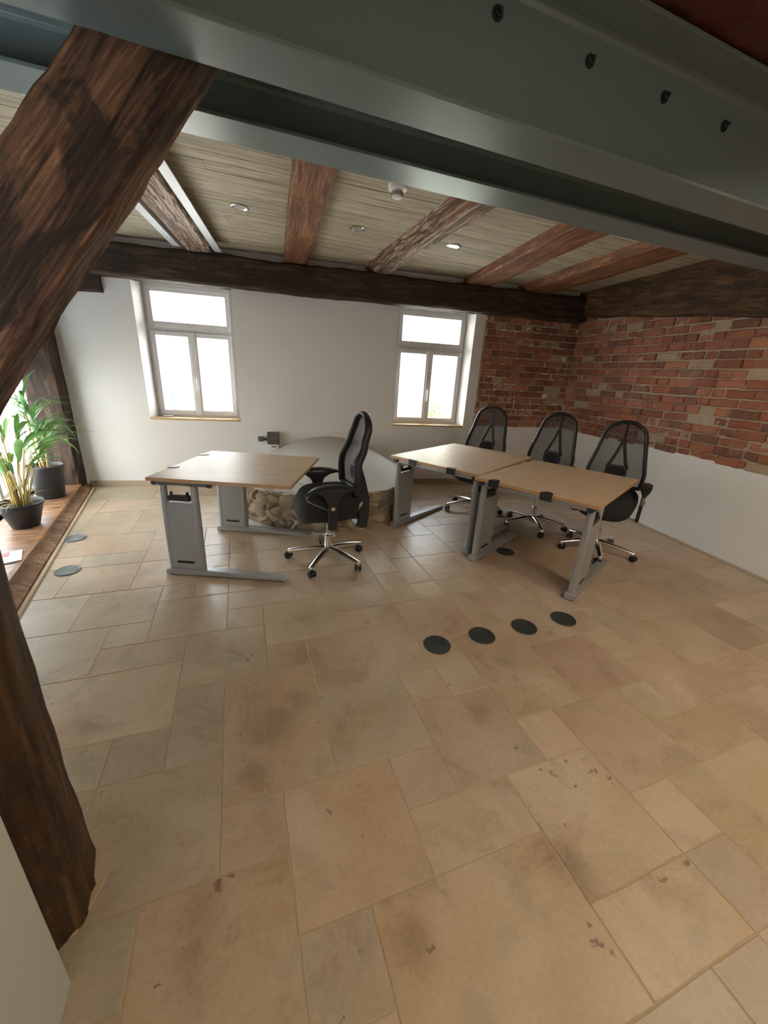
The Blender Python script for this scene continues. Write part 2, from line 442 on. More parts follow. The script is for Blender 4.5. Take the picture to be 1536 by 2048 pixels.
# ------------------------------------------------------------------ floor: limestone slabs on a 20 cm grid
GX, GY, SX, SY = .055, .81, .2068, .2046
def gx(i): return GX+SX*i
def gy(j): return GY+SY*j
known = {  # (i0, j0, i1, j1): slab sRGB, with warm foreground light put into the nearer tints
 (-6,5,-4,7):(196,182,152), (-4,6,-3,7):(192,176,146), (-4,5,-2,6):(194,164,136), (-3,6,-1,8):(198,176,144), (-1,6,0,7):(198,174,146), (-1,7,1,8):(200,176,142),
 (-2,4,0,6):(178,166,138), (-5,3,-2,5):(196,170,138), (-7,3,-5,5):(190,168,138), (-2,2,-1,4):(178,166,142), (-1,1,1,4):(186,152,114), (1,1,3,3):(180,162,128),
 (3,2,4,3):(184,156,122), (4,2,5,4):(198,172,134), (3,0,5,2):(190,156,120), (2,0,3,1):(204,168,138), (0,-1,2,1):(208,164,124), (2,-1,4,0):(198,162,122),
 (-1,0,0,1):(188,150,110), (-3,0,-1,2):(180,158,122), (-3,2,-2,3):(166,148,120), (-5,2,-3,3):(182,164,134), (-5,0,-3,2):(180,158,126),
 (-3,-1,-2,0):(164,146,106), (-2,-2,0,0):(190,148,102), (0,-2,1,-1):(198,170,128), (1,-3,4,-1):(202,166,116), (3,-4,5,-3):(200,180,140), (4,-2,6,0):(200,168,122),
 (5,0,6,1):(212,178,144), (5,1,7,4):(192,162,122), (7,1,9,3):(168,128,98), (6,-1,8,1):(190,154,112), (8,0,9,1):(188,174,132), (9,2,10,3):(186,160,122),
 (10,2,11,4):(182,166,132), (9,0,11,2):(188,158,124), (6,-2,7,-1):(210,184,144), (13,1,15,3):(156,122,88), (11,1,13,3):(182,154,118), (7,-3,10,-1):(196,168,120),
 (2,5,4,6):(206,176,142), (1,3,4,5):(186,156,120), (0,4,1,5):(186,146,118), (0,5,2,7):(186,168,130), (4,4,6,6):(186,148,120), (5,6,6,7):(194,180,142), (6,4,7,5):(200,172,138),
 (-5,7,-3,9):(192,174,144), (-7,7,-5,9):(196,178,154), (-3,8,-2,9):(200,178,154), (4,-3,6,-2):(208,172,124), (6,-4,8,-2):(208,178,132), (-4,-4,-2,-1):(170,150,106),
 (0,-4,1,-2):(196,158,110),(8,-1,10,0):(196,164,122), (11,0,13,1):(184,150,114), (-2,-4,0,-2):(196,154,106)}
I0, I1, J0, J1 = -9, 22, -18, 23
occ = {}
tiles = []
for k, c in known.items():
    ok = all((i, j) not in occ for i in range(k[0], k[2]) for j in range(k[1], k[3]))
    if not ok: continue
    for i in range(k[0], k[2]):
        for j in range(k[1], k[3]): occ[(i, j)] = 1
    tiles.append((k, c))
rt = random.Random(11)
pal = [(194,166,132), (200,172,138), (184,158,126), (206,178,148), (190,156,122), (186,172,144), (202,168,140), (178,152,122), (196,180,152), (200,166,128)]
palnear = pal
for j in range(J0, J1):
    for i in range(I0, I1):
        if (i, j) in occ: continue
        opts = [(2, 2), (3, 2), (2, 1), (1, 1), (2, 3), (1, 2), (2, 2), (3, 2)]
        rt.shuffle(opts)
        for a, b in opts+[(1, 1)]:
            if all((i+x, j+y) not in occ and i+x < I1 and j+y < J1 for x in range(a) for y in range(b)):
                for x in range(a):
                    for y in range(b): occ[(i+x, j+y)] = 1
                c = rt.choice(pal); tiles.append(((i, j, i+a, j+b), c)); break
bm = bmesh.new()
ct = bm.faces.layers.int.new('ti')
cols = []
def edge_pts(a, b, inward, n, sd):
    out = []
    for k in range(n):
        t = k/n; p = a.lerp(b, t)
        d = .0012+.0016*noise.noise(Vector((p.x*22+sd, p.y*22, sd))) + .0026*max(0, noise.noise(Vector((p.x*9, p.y*9+sd, 5))))
        out.append(p+inward*d)
    return out
for idx, ((i0, j0, i1, j1), c) in enumerate(tiles):
    x0, x1, y0, y1 = gx(i0)+.001, gx(i1)-.001, gy(j0)+.001, gy(j1)-.001
    A, B, C, D = Vector((x0, y0, 0)), Vector((x1, y0, 0)), Vector((x1, y1, 0)), Vector((x0, y1, 0))
    nn = 5
    P = edge_pts(A, B, Vector((0, 1, 0)), nn*(i1-i0), idx)+edge_pts(B, C, Vector((-1, 0, 0)), nn*(j1-j0), idx)+edge_pts(C, D, Vector((0, -1, 0)), nn*(i1-i0), idx)+edge_pts(D, A, Vector((1, 0, 0)), nn*(j1-j0), idx)
    cen = (A+C)/2; dz = rt.uniform(-.0006, .0006)
    tilt = Vector((rt.uniform(-.0008, .0008), rt.uniform(-.0008, .0008), 0))
    low = [bm.verts.new((p.x, p.y, -.006)) for p in P]
    mid = [bm.verts.new((p.x, p.y, -.0016)) for p in P]
    top = []
    for p in P:
        q = p + (cen-p).normalized()*.0022
        top.append(bm.verts.new((q.x, q.y, dz)))
    n = len(P)
    fs = [bm.faces.new(top)]
    for k in range(n):
        fs.append(bm.faces.new((low[k], low[(k+1) % n], mid[(k+1) % n], mid[k])))
        fs.append(bm.faces.new((mid[k], mid[(k+1) % n], top[(k+1) % n], top[k])))
    for f in fs: f[ct] = idx
    v = rt.uniform(.95, 1.04)
    mc = (192, 172, 146); cols.append(tuple(min(255, (m_+(x+2-m_)*.72)*v) for x, m_ in zip(c, mc)))
me = bpy.data.meshes.new('floor')
bmesh.ops.recalc_face_normals(bm, faces=bm.faces)
bm.to_mesh(me); bm.free()
ia = me.attributes['ti']
tint = me.color_attributes.new('tint', 'FLOAT_COLOR', 'CORNER')
tid = me.attributes.new('tid', 'FLOAT_VECTOR', 'CORNER')
for p in me.polygons:
    k = ia.data[p.index].value; c = srgb(*cols[k])
    for li in p.loop_indices:
        tint.data[li].color = c; tid.data[li].vector = ((k*3.71) % 37, (k*5.13) % 41, (k*1.7) % 13)
fl = link('floor', me, M['floor']); fl['kind'] = 'structure'
bm = bmesh.new(); box(bm, gx(I0), gy(J0), -.10, gx(I1), gy(J1), -.0026)
gr = fin('grout_bed', bm, M['grout'], fl)

# ------------------------------------------------------------------ back wall with two splayed window openings
W1 = (.764, 1.752, .805, 1.735); W2 = (3.674, 4.700, 3.705, 4.665)
ZS, ZT, DP, TH = .80, 2.25, .18, .36
bm = bmesh.new()
def wpoly(l): return [(WA+WU*u+WN*d) for u, d in l]
prism(bm, wpoly([(-.30, 0), (W1[0], 0), (W1[2], DP), (W1[2], TH), (-.30, TH)]), 0, ZC+.3)
prism(bm, wpoly([(W1[1], 0), (W2[0], 0), (W2[2], DP), (W2[2], TH), (W1[3], TH), (W1[3], DP)]), 0, ZC+.3)
prism(bm, wpoly([(W2[1], 0), (6.9, 0), (6.9, TH), (W2[3], TH), (W2[3], DP)]), 0, ZC+.3)
for W in (W1, W2):
    prism(bm, wpoly([(W[0], 0), (W[1], 0), (W[3], DP), (W[3], TH), (W[2], TH), (W[2], DP)]), 0, ZS)
    prism(bm, wpoly([(W[0], 0), (W[1], 0), (W[3], DP), (W[3], TH), (W[2], TH), (W[2], DP)]), ZT, ZC+.3)
bmesh.ops.remove_doubles(bm, verts=bm.verts, dist=.0005)
struct('wall_back', bm, M['plaster'])
# right wall: plaster below, brick above
bm = bmesh.new()
prism(bm, [rp(-.3, .03, 0), rp(9, .03, 0), rp(9, .4, 0), rp(-.3, .4, 0)], 0, ZC+.3)
struct('wall_right', bm, M['mortar'])
# rear and near-left enclosing walls, ceiling over the whole room
bm = bmesh.new(); box(bm, -3.2, -3.0, 0, 5.2, -2.8, 3.3); struct('wall_rear', bm, M['plaster'])
bm = bmesh.new(); box(bm, -3.4, -3.0, 0, -2.3, 1.3, 3.3); box(bm, -2.32, 1.2, 0, -1.6, 1.4, 3.3); struct('wall_near', bm, M['plaster'])

# rough plaster dado with a wavering top edge, 3 cm proud of the brick backing
def dado(name, f, u0, u1, zt, dfront, dback, mat, seed):
    bm = bmesh.new(); n = int((u1-u0)/.03); rows = 14; G = []
    for i in range(n+1):
        u = u0+(u1-u0)*i/n
        top = zt(u)+.010*noise.noise(Vector((u*6, seed, 0)))+.008*noise.noise(Vector((u*24, seed, 1)))
        col = []
        for r in range(rows+1):
            z = top*r/rows; d = dfront-.006*noise.noise(Vector((u*2.2, z*2.2, seed)))
            if r == rows: d += .010
            col.append(bm.verts.new(f(u, d, z)))
        col.append(bm.verts.new(f(u, dback, top+.004)))
        G.append(col)
    for a, b in zip(G, G[1:]):
        for r in range(len(a)-1): bm.faces.new((a[r], b[r], b[r+1], a[r+1]))
    return struct(name, bm, mat, smooth=True)
dado('trim_1', rp, .0, 8.0, lambda u: .855-.004*u, -.012, .035, M['plaster_right'], 1)
dado('trim_2', wp, 4.86, 6.25, lambda u: .855, -.012, .01, M['plaster_right'], 4)

# brickwork as individual jittered bricks in one surface mesh, with tints
def brickwork(name, f, u0, u1, z0, ztop, depth, seed):
    r = random.Random(seed); bm = bmesh.new(); lay = bm.faces.layers.int.new('ti'); tints = []
    palb = [(158,98,78), (166,106,86), (148,90,72), (172,114,94), (138,88,72), (130,90,78), (156,100,80), (176,120,94), (124,86,74)]
    z = z0; row = 0
    while z < 2.5:
        u = u0 - r.uniform(0, .2); head = row % 2
        ch = .0705+r.uniform(-.003, .003)
        while u < u1:
            L = (.245 if r.random() < (.35 if head else .85) else .118)+r.uniform(-.012, .012)
            a, b = max(u, u0), min(u+L, u1)
            zt = min(ztop((a+b)/2), 9)
            if b-a > .03 and z+ch*.6 < zt:
                pr = r.uniform(-.013, .008); col = r.choice(palb); q = r.random()
                if q < .06: col = (176, 158, 134)
                elif q < .10: col = (182, 128, 98)
                elif q < .13: pr = .022
                tints.append(col); zz = z+.006*noise.noise(Vector((u*1.6, row, seed)))
                c = .006; nu = 4
                F = []
                def P(uu, zc, d):
                    k = Vector((uu*17, zc*17, seed)); j = .0075
                    return f(uu+j*noise.noise(k), d-.004*noise.noise(k*1.7), zc+j*noise.noise(k+Vector((9, 0, 0))))
                us = [a+(b-a)*k/nu for k in range(nu+1)]
                outer = [P(x, zz, depth+pr+.006) for x in us]+[P(b, zz+ch/2, depth+pr+.006)]+[P(x, zz+ch, depth+pr+.006) for x in us[::-1]]+[P(a, zz+ch/2, depth+pr+.006)]
                ui = [a+c+(b-a-2*c)*k/nu for k in range(nu+1)]
                inner = [P(x, zz+c, depth+pr) for x in ui]+[P(b-c, zz+ch/2, depth+pr)]+[P(x, zz+ch-c, depth+pr) for x in ui[::-1]]+[P(a+c, zz+ch/2, depth+pr)]
                back = [f(0, .06, 0)*0+p for p in outer]
                nrm = (f(0, 1, 0)-f(0, 0, 0))
                vo = [bm.verts.new(p) for p in outer]; vi = [bm.verts.new(p) for p in inner]; vb = [bm.verts.new(p+nrm*.05) for p in outer]
                n = len(vo); fs = [bm.faces.new(vi)]
                for k in range(n):
                    fs.append(bm.faces.new((vo[k], vo[(k+1) % n], vi[(k+1) % n], vi[k])))
                    fs.append(bm.faces.new((vb[k], vb[(k+1) % n], vo[(k+1) % n], vo[k])))
                for x in fs: x[lay] = len(tints)-1
            u += L+r.uniform(.010, .018)
        z += .0835; row += 1
    bmesh.ops.recalc_face_normals(bm, faces=bm.faces)
    me = bpy.data.meshes.new(name); bm.to_mesh(me); bm.free(); ia = me.attributes['ti']
    ca = me.color_attributes.new('tint', 'FLOAT_COLOR', 'CORNER')
    for p in me.polygons:
        c = srgb(*tints[ia.data[p.index].value])
        for li in p.loop_indices: ca.data[li].color = c
    o = link(name, me, M['brick']); o['kind'] = 'structure'; return o
RBZ = lambda u: 2.315-.105*u                       # underside of the timber on the right wall
brickwork('wall_right_brick', rp, .0, 8.0, .83, lambda u: RBZ(u)+.08, -.004, 3)
brickwork('wall_back_brick', wp, 4.86, 6.24, .83, lambda u: 2.36, -.010, 8)
def mortar(name, f, u0, u1, z0, z1, depth):
    bm = bmesh.new(); n = int((u1-u0)/.03); m = int((z1-z0)/.03); G = []
    for i in range(n+1):
        u = u0+(u1-u0)*i/n
        G.append([bm.verts.new(f(u, depth-.009*noise.noise(Vector((u*14, z0+(z1-z0)*j/m*14, 2)))-.006*noise.noise(Vector((u*40, (z0+(z1-z0)*j/m)*40, 7))), z0+(z1-z0)*j/m)) for j in range(m+1)])
    for a, b in zip(G, G[1:]):
        for j in range(m): bm.faces.new((a[j], b[j], b[j+1], a[j+1]))
    return struct(name, bm, M['mortar'], smooth=True)
mortar('wall_right_mortar', rp, 0, 8.0, .8, 2.6, .006)
mortar('wall_back_mortar', wp, 4.84, 6.25, .8, 2.4, -.002)

# skirting
bm = bmesh.new()
prism(bm, wpoly([(.02, 0), (6.2, 0), (6.2, -.018), (.02, -.018)]), 0, .065)
struct('baseboard_back', bm, M['skirt'], bevel=.004)
bm = bmesh.new()
r_ = random.Random(5); u = .02
while u < 7.6:
    L = .4+r_.uniform(-.02, .02)
    d = .07+r_.uniform(-.006, .006)
    prism(bm, [rp(u, -.012, 0), rp(u+L-.006, -.012, 0), rp(u+L-.006, -.012-d, 0), rp(u, -.012-d, 0)], 0, .006)
    u += L
struct('baseboard_right', bm, M['skirt'], bevel=.003)

# ------------------------------------------------------------------ ceiling boards
bm = bmesh.new(); lay = bm.faces.layers.int.new('ti'); tn = []; rb = random.Random(3)
y = -3.0
while y < 5.6:
    x = -3.2
    while x < 5.2:
        L = rb.uniform(1.6, 3.4); w = .118
        fs = box(bm, x+.001, y+.002, ZC+rb.uniform(0, .002), min(x+L, 5.25)-.001, y+w, ZC+.03)
        k = rb.uniform(.78, 1.05); tn.append((k, k*rb.uniform(.98, 1.0), k*rb.uniform(.92, .99)))
        for f in fs: f[lay] = len(tn)-1
        x += L
    y += .12
bmesh.ops.recalc_face_normals(bm, faces=bm.faces)
me = bpy.data.meshes.new('ceiling'); bm.to_mesh(me); bm.free(); ia = me.attributes['ti']
ca = me.color_attributes.new('tint', 'FLOAT_COLOR', 'CORNER')
for p in me.polygons:
    for li in p.loop_indices: ca.data[li].color = (*tn[ia.data[p.index].value], 1)
ce = link('ceiling', me, M['plank']); ce['kind'] = 'structure'
bm = bmesh.new(); box(bm, -3.4, -3.2, ZC+.03, 5.6, 6.2, ZC+.3); fin('ceiling_backing', bm, M['gap'], ce)

# ------------------------------------------------------------------ windows
def window(name, W, glassdoor=False):
    u0, u1 = W[2], W[3]; d0, d1 = DP-.005, DP+.07; z0, z1 = ZS+.015, ZT-.005
    root = empty(name, WA+WU*((u0+u1)/2)+WN*DP+Vector((0, 0, z0)), 0, kind='structure')
    inv = Matrix.Translation(-root.location)
    def T(u, d, z): return inv @ (WA+WU*u+WN*d+Vector((0, 0, z)))
    def wb(bm, a, b, za, zb, da, db):
        hexa(bm, [T(a, da, za), T(b, da, za), T(b, db, za), T(a, db, za)], [T(a, da, zb), T(b, da, zb), T(b, db, zb), T(a, db, zb)])
    def ring(bm, a, b, za, zb, t, tb, da, db):
        wb(bm, a, a+t, za, zb, da, db); wb(bm, b-t, b, za, zb, da, db); wb(bm, a+t, b-t, za, za+tb, da, db); wb(bm, a+t, b-t, zb-t, zb, da, db)
    zt = 1.79
    bm = bmesh.new(); ring(bm, u0, u1, z0, z1, .035, .03, d0+.02, d1); wb(bm, u0+.035, u1-.035, zt-.02, zt+.02, d0+.02, d1)
    fin('window_frame', bm, M['winframe'], root, bevel=.004)
    g = (u0+u1)/2
    for a, b, za, zb, nm in ((u0+.03, u1-.03, zt+.018, z1-.03, 'top_light'), (u0+.03, g+.002, z0+.025, zt-.018, 'casement'), (g-.002, u1-.03, z0+.025, zt-.018, 'casement')):
        bm = bmesh.new(); ring(bm, a, b, za, zb, .052, .06, d0, d1-.02)
        s = fin(nm, bm, M['winframe'], root, bevel=.006)
        bm = bmesh.new(); wb(bm, a+.05, b-.05, za+.058, zb-.05, d0+.03, d0+.036)
        fin('pane', bm, M['glass'], s)
    bm = bmesh.new(); wb(bm, g-.028, g+.028, z0+.03, zt-.02, d0-.012, d0+.01); fin('meeting_stile', bm, M['winframe'], root, bevel=.004)
    bm = bmesh.new(); wb(bm, g-.012, g+.012, 1.22, 1.30, d0-.022, d0-.012); wb(bm, g-.008, g+.008, 1.25, 1.27, d0-.05, d0-.02); wb(bm, g-.009, g+.009, 1.13, 1.27, d0-.058, d0-.044)
    fin('window_handle', bm, M['white'], root, bevel=.003)
    # larch board lying on the reveal
    bm = bmesh.new()
    hexa(bm, [T(W[0]+.005, -.012, ZS), T(W[1]-.005, -.012, ZS), T(W[3], DP, ZS), T(W[2], DP, ZS)], [T(W[0]+.005, -.012, ZS+.022), T(W[1]-.005, -.012, ZS+.022), T(W[3], DP, ZS+.022), T(W[2], DP, ZS+.022)])
    fin('window_sill', bm, M['winboard'], root, bevel=.003)
    return root
window('window_1', W1); window('window_2', W2)

# ------------------------------------------------------------------ left side: glazing between timber sole plate and header
LO, LE = .20, 2.30            # glazed from u=.2 (far) to u=3.25 (near)
bm = bmesh.new()
prism(bm, [lp(-.2, 0, 0), lp(4.3, 0, 0), lp(4.3, .25, 0), lp(-.2, .25, 0)], 0, .078)
prism(bm, [lp(-.2, -.0, 0), lp(4.3, -.0, 0), lp(4.3, .25, 0), lp(-.2, .25, 0)], 1.27, ZC+.3)
prism(bm, [lp(LE, 0, 0), lp(4.3, 0, 0), lp(4.3, .25, 0), lp(LE, .25, 0)], 0, 1.3)
struct('wall_left', bm, M['plate'])
root = empty('window_3', lp((LO+LE)/2, .1, .15), 0, kind='structure')
inv = Matrix.Translation(-root.location)
def LT(u, d, z): return inv @ lp(u, d, z)
def lb(bm, a, b, za, zb, da, db):
    hexa(bm, [LT(a, da, za), LT(b, da, za), LT(b, db, za), LT(a, db, za)], [LT(a, da, zb), LT(b, da, zb), LT(b, db, zb), LT(a, db, zb)])
bm = bmesh.new()
lb(bm, LO-.03, LE, .078, .115, .06, .14); lb(bm, LO-.03, LE, 1.23, 1.27, .06, .14)
for u in (LO, 1.02, 1.9, LE): lb(bm, u-.03, u+.03, .115, 1.23, .06, .14)
fin('window_frame', bm, M['winframe'], root, bevel=.004)
for a, b in ((LO, 1.02), (1.02, 1.9), (1.9, LE)):
    bm = bmesh.new(); lb(bm, a+.03, b-.03, .115, 1.23, .097, .103); fin('pane', bm, M['glass'], root)

# raised sole plate with the plants on it: broad plank floor plus beam edge
def sx(y): return -1.315-.136*(y-2.53)
bm = bmesh.new(); n = 40
ring = []
for k in range(n+1):
    y = 1.45+(5.27-1.45)*k/n; x = sx(y)-.02; j = .006*noise.noise(Vector((y*3, 1, 0))); xo = -2.08+.0674*(5.3-y)-.05
    ring.append([bm.verts.new(p) for p in ((x+.02+j, y, 0), (x+.018+j, y, .020), (x-.055-.008*(5.27-y)+j, y, .052), (x-.06-.008*(5.27-y)+j, y, .078), (xo, y, .078), (xo, y, 0))])
for a, b in zip(ring, ring[1:]):
    for i in range(5): bm.faces.new((a[i], a[i+1], b[i+1], b[i]))
o = struct('trim_3', bm, M['sill'], smooth=True)
bm = bmesh.new()
for k in range(n):
    y = 1.45+(5.2-1.45)*k/n; y2 = 1.45+(5.2-1.45)*(k+1)/n
    pts = []
    for yy in (y, y2):
        x = sx(yy)-.078-.008*(5.27-yy)+.006*noise.noise(Vector((yy*3, 1, 0))); w = .05+.008*noise.noise(Vector((yy*5, 4, 0)))
        pts.append([(x+.002, yy, .054), (x+.002, yy, .080), (x-w*.6, yy, .082), (x-w*.6, yy, .054)])
    hexa(bm, pts[0], pts[1])
struct('trim_4', bm, M['sill_edge'])
# thin pale stone strip where the plate meets the slabs
bm = bmesh.new()
prism(bm, [(sx(1.5)+.028, 1.5), (sx(5.2)+.028, 5.2), (sx(5.2)+.004, 5.2), (sx(1.5)+.004, 1.5)], 0, .012); struct('trim_5', bm, M['grout'], bevel=.002)

# ------------------------------------------------------------------ timbers
o = timber('corner_post', (-1.895, 5.19, .0), (-1.895, 5.19, 2.40), .20, .31, M['plate'], seed=2, amp=.008)
tag(o, 'dark brown timber corner post between plant window and white plaster wall', 'post')
# wall plate above the windows
p0 = wp(-.25, -.02, 2.225+.148); p1 = wp(6.22, -.02, 2.235+.148)
o = timber('wall_plate_beam', p0, p1, .26, .296, M['plate'], seed=4, amp=.012, wane=.08)
tag(o, 'long dark timber beam lying above both far windows', 'beam')
o = timber('timber_corbel', wp(.02, .02, 2.15), wp(.50, .02, 2.165), .14, .18, M['plate'], seed=9, amp=.006)
tag(o, 'short dark timber block under the far beam, left of the left window', 'beam')
p0 = rp(-.05, .02, RBZ(-.05)+.27); p1 = rp(7.4, .02, RBZ(7.4)+.27)
o = timber('wall_beam', p0, p1, .22, .54, M['rightbeam'], seed=6, amp=.016, wane=.1)
tag(o, 'rough brown timber beam running above the red brick wall', 'beam')

def joist(cx0, s, w, mat, seed, label, botw=1, y0=1.2, z=2.52, x_ref=2.6):
    h = ZC-z+.03
    a = Vector((cx0+s*(y0-x_ref), y0, z+h/2)); b = Vector((cx0+s*(5.25-x_ref), 5.25, z+h/2))
    o = timber('ceiling_joist', a, b, w, h, mat, seed=seed, amp=.010, wane=.10, botw=botw)
    return tag(o, label, 'joist', 'old timber joists under the board ceiling')
joist(-.582, .129, .255, M['joist'], 11, 'pale weathered ceiling joist held between two grey steel channels', y0=2.0)
joist(.49, .085, .245, M['joist_red'], 12, 'red-brown ceiling joist, second from left, between the first two round downlights', y0=2.0)
joist(1.60, .01, .38, M['joist'], 13, 'ceiling joist with pale splintered underside to the right of the smoke detector', botw=.42, y0=2.0)
joist(2.52, .165, .35, M['joist_red'], 14, 'wide brown ceiling joist between the third and fourth round downlights', botw=.9, y0=2.0)
joist(3.42, .12, .46, M['joist_red'], 15, 'broad dark brown ceiling joist nearest the brick wall', botw=.8, y0=2.0)
# steel channels hugging the first joist
for dx, lab in ((-.175, 'pale grey steel channel on the left side of the first joist'), (.185, 'pale grey steel channel on the right side of the first joist')):
    bm = bmesh.new()
    dx *= 1.06; a = Vector((-.582+.129*(1.95-2.6)+dx, 1.98, 2.515)); b = Vector((-.582+.129*(4.86-2.6)+dx, 4.86, 2.515)); T = axis_T(a, b); L = (b-a).length
    sgn = -1 if dx > 0 else 1
    box(bm, 0, -.035, -.004, L, .035, .006, T); box(bm, 0, (.035-.008) if dx > 0 else -.035, .006, L, .035 if dx > 0 else -.027, .08, T)
    o = fin('steel_channel', bm, M['steel_light'], bevel=.002); tag(o, lab, 'steel beam')

def ibeam(name, y0, y1, z0, z1, x0, x1, tf, tw, topx=0, skew=0, label='', bolts=()):
    yc = (y0+y1)/2
    root = empty(name, ((x0+x1)/2, yc, z0), 0, label=label, cat='steel beam')
    cx = (x0+x1)/2; bm = bmesh.new(); hl = (x1-x0)/2; hw = (y1-y0)/2
    prof = [(-hw, 0), (hw, 0), (hw, tf), (tw/2+.018, tf+.004), (tw/2+.005, tf+.009), (tw/2, tf+.022), (tw/2, z1-z0-tf-.022), (tw/2+.005, z1-z0-tf-.009), (tw/2+.018, z1-z0-tf-.004), (hw, z1-z0-tf), (hw, z1-z0), (-hw-topx, z1-z0), (-hw-topx, z1-z0-tf), (-tw/2-.018, z1-z0-tf-.004), (-tw/2-.005, z1-z0-tf-.009), (-tw/2, z1-z0-tf-.022), (-tw/2, tf+.022), (-tw/2-.005, tf+.009), (-tw/2-.018, tf+.004), (-hw, tf)]
    A = [bm.verts.new((-hl, p, q)) for p, q in prof]; B = [bm.verts.new((hl, p+skew, q)) for p, q in prof]
    n = len(prof); bm.faces.new(A[::-1]); bm.faces.new(B)
    for i in range(n): bm.faces.new((A[i], A[(i+1) % n], B[(i+1) % n], B[i]))
    fin('beam_profile', bm, M['steel'], root, bevel=.0015)
    for bx, bz in bolts:
        bm = bmesh.new(); yy = -tw/2+skew*((bx-x0)/(x1-x0))
        T = Matrix.Translation((bx-cx, yy, bz-z0)) @ Matrix.Rotation(pi/2, 4, 'X')
        lathe(bm, [(.019, 0), (.019, .003)], 20, T); lathe(bm, [(.0125, .003), (.0125, .012), (.010, .013)], 6, T); lathe(bm, [(.006, .013), (.006, .022), (.005, .023)], 12, T)
        fin('bolt', bm, M['bolt'], root)
    return root
ibeam('steel_beam', 1.292, 1.452, 2.20, 2.555, -1.6, 4.0, .012, .012, .05, .05,
      'large grey-green steel I-beam with four bolts, nearest the camera', ((.80, 2.475), (1.17, 2.462), (1.535, 2.455), (1.885, 2.448)))
ibeam('steel_beam', 1.925, 2.105, 2.30, 2.48, -1.8, 4.1, .012, .010, 0, -.01, 'slimmer grey steel I-beam behind the large bolted beam')

# diagonal brace and near post
bx0, bz0, bx1, bz1 = -.575-.42, 1.66-.56, .012, 2.222
d = Vector((.6, 0, .8)).normalized()
axisL = Vector((-.243, 1.540, 2.103))
a = axisL-d*1.9; b = axisL+d*.52
o = timber('timber_brace', a, b, .155, .235, M['brace'], seed=21, amp=.016, wane=.045)
tag(o, 'massive dark brown diagonal timber brace at the upper left, under the bolted steel beam', 'timber brace')
bm = bmesh.new(); n = 34; rings = []
base = [(-.492, .815), (-.482, .90), (-.512, 1.0), (-.56, 1.04), (-.74, 1.04), (-.76, 1.0), (-.76, .80), (-.74, .77), (-.55, .762)]
dense = []
for i in range(len(base)):
    p, q = base[i], base[(i+1) % len(base)]
    for k in range(4): dense.append((p[0]+(q[0]-p[0])*k/4, p[1]+(q[1]-p[1])*k/4))
for k in range(n+1):
    z = 2.22*k/n; rr = []
    for x, y in dense:
        q = Vector((x*6, y*6, z*1.6)); dd = .012*noise.noise(q)+.007*noise.noise(q*3.7)
        fl_ = -.018*min(1, z/.28)
        nx, ny = x+.63, y-.90; l = hypot(nx, ny)
        x2, y2 = x+nx/l*(dd+fl_*.4), y+ny/l*(dd+fl_*.4)
        rr.append(bm.verts.new((z, x2, y2)))
    rings.append(rr)
for p, q in zip(rings, rings[1:]):
    for k in range(len(dense)): bm.faces.new((p[k], p[(k+1) % len(dense)], q[(k+1) % len(dense)], q[k]))
bm.faces.new(rings[0][::-1]); bm.faces.new(rings[-1])
T = Matrix(((0, 1, 0, 0), (0, 0, 1, 0), (1, 0, 0, 0), (0, 0, 0, 1)))
o = fin('timber_post', bm, M['post'], None, True, T)
tag(o, 'dark brown timber post standing on the slabs at the lower left', 'post')
bm = bmesh.new()
lathe(bm, [(.165, 0), (.163, .006)], 9, Matrix.Translation((-.628, .905, 0))); fin('mortar_collar', bm, M['grout'], None)
bpy.data.objects['mortar_collar']['kind'] = 'structure'; bpy.data.objects['mortar_collar'].name = 'trim_6'

# white partition end beside the camera
bm = bmesh.new(); box(bm, -1.1, -2.6, 0, -.482, .70, 1.9)
o = struct('wall_near_left', bm, M['whitepanel'], bevel=.003)

# brick pier high on the right, over the big steel beam
def pier():
    bm = bmesh.new(); box(bm, .9, .45, 2.60, 4.0, 1.42, 2.605); n = 60
    bm.free(); bm = bmesh.new(); G = []
    for i in range(61):
        G.append([])
        for j in range(25):
            x = 1.2+2.6*i/60; y = .35+1.0*j/24
            z = 2.575+.02*noise.noise(Vector((x*9, y*9, 0)))+.012*noise.noise(Vector((x*30, y*30, 3)))
            G[-1].append(bm.verts.new((x, y, z)))
    for p, q in zip(G, G[1:]):
        for j in range(24): bm.faces.new((p[j], q[j], q[j+1], p[j+1]))
    me_ = fin('brick_lintel', bm, M['lintel'], None, True)
    return me_
t = NT('rough_dark_brick'); v = t.obj(world=True)
nn_ = t.noise(v, 8, 5, .7); c_ = t.mix(t.ramp(nn_, [(.5, (0, 0, 0)), (.7, (1, 1, 1))]), srgb(96, 48, 38), srgb(84, 66, 58))
M['lintel'] = t.done(c_, .95, 0, t.bump(nn_, .8, .02))
tag(pier(), 'rough red brick soffit above the big steel beam, top right', 'brickwork')

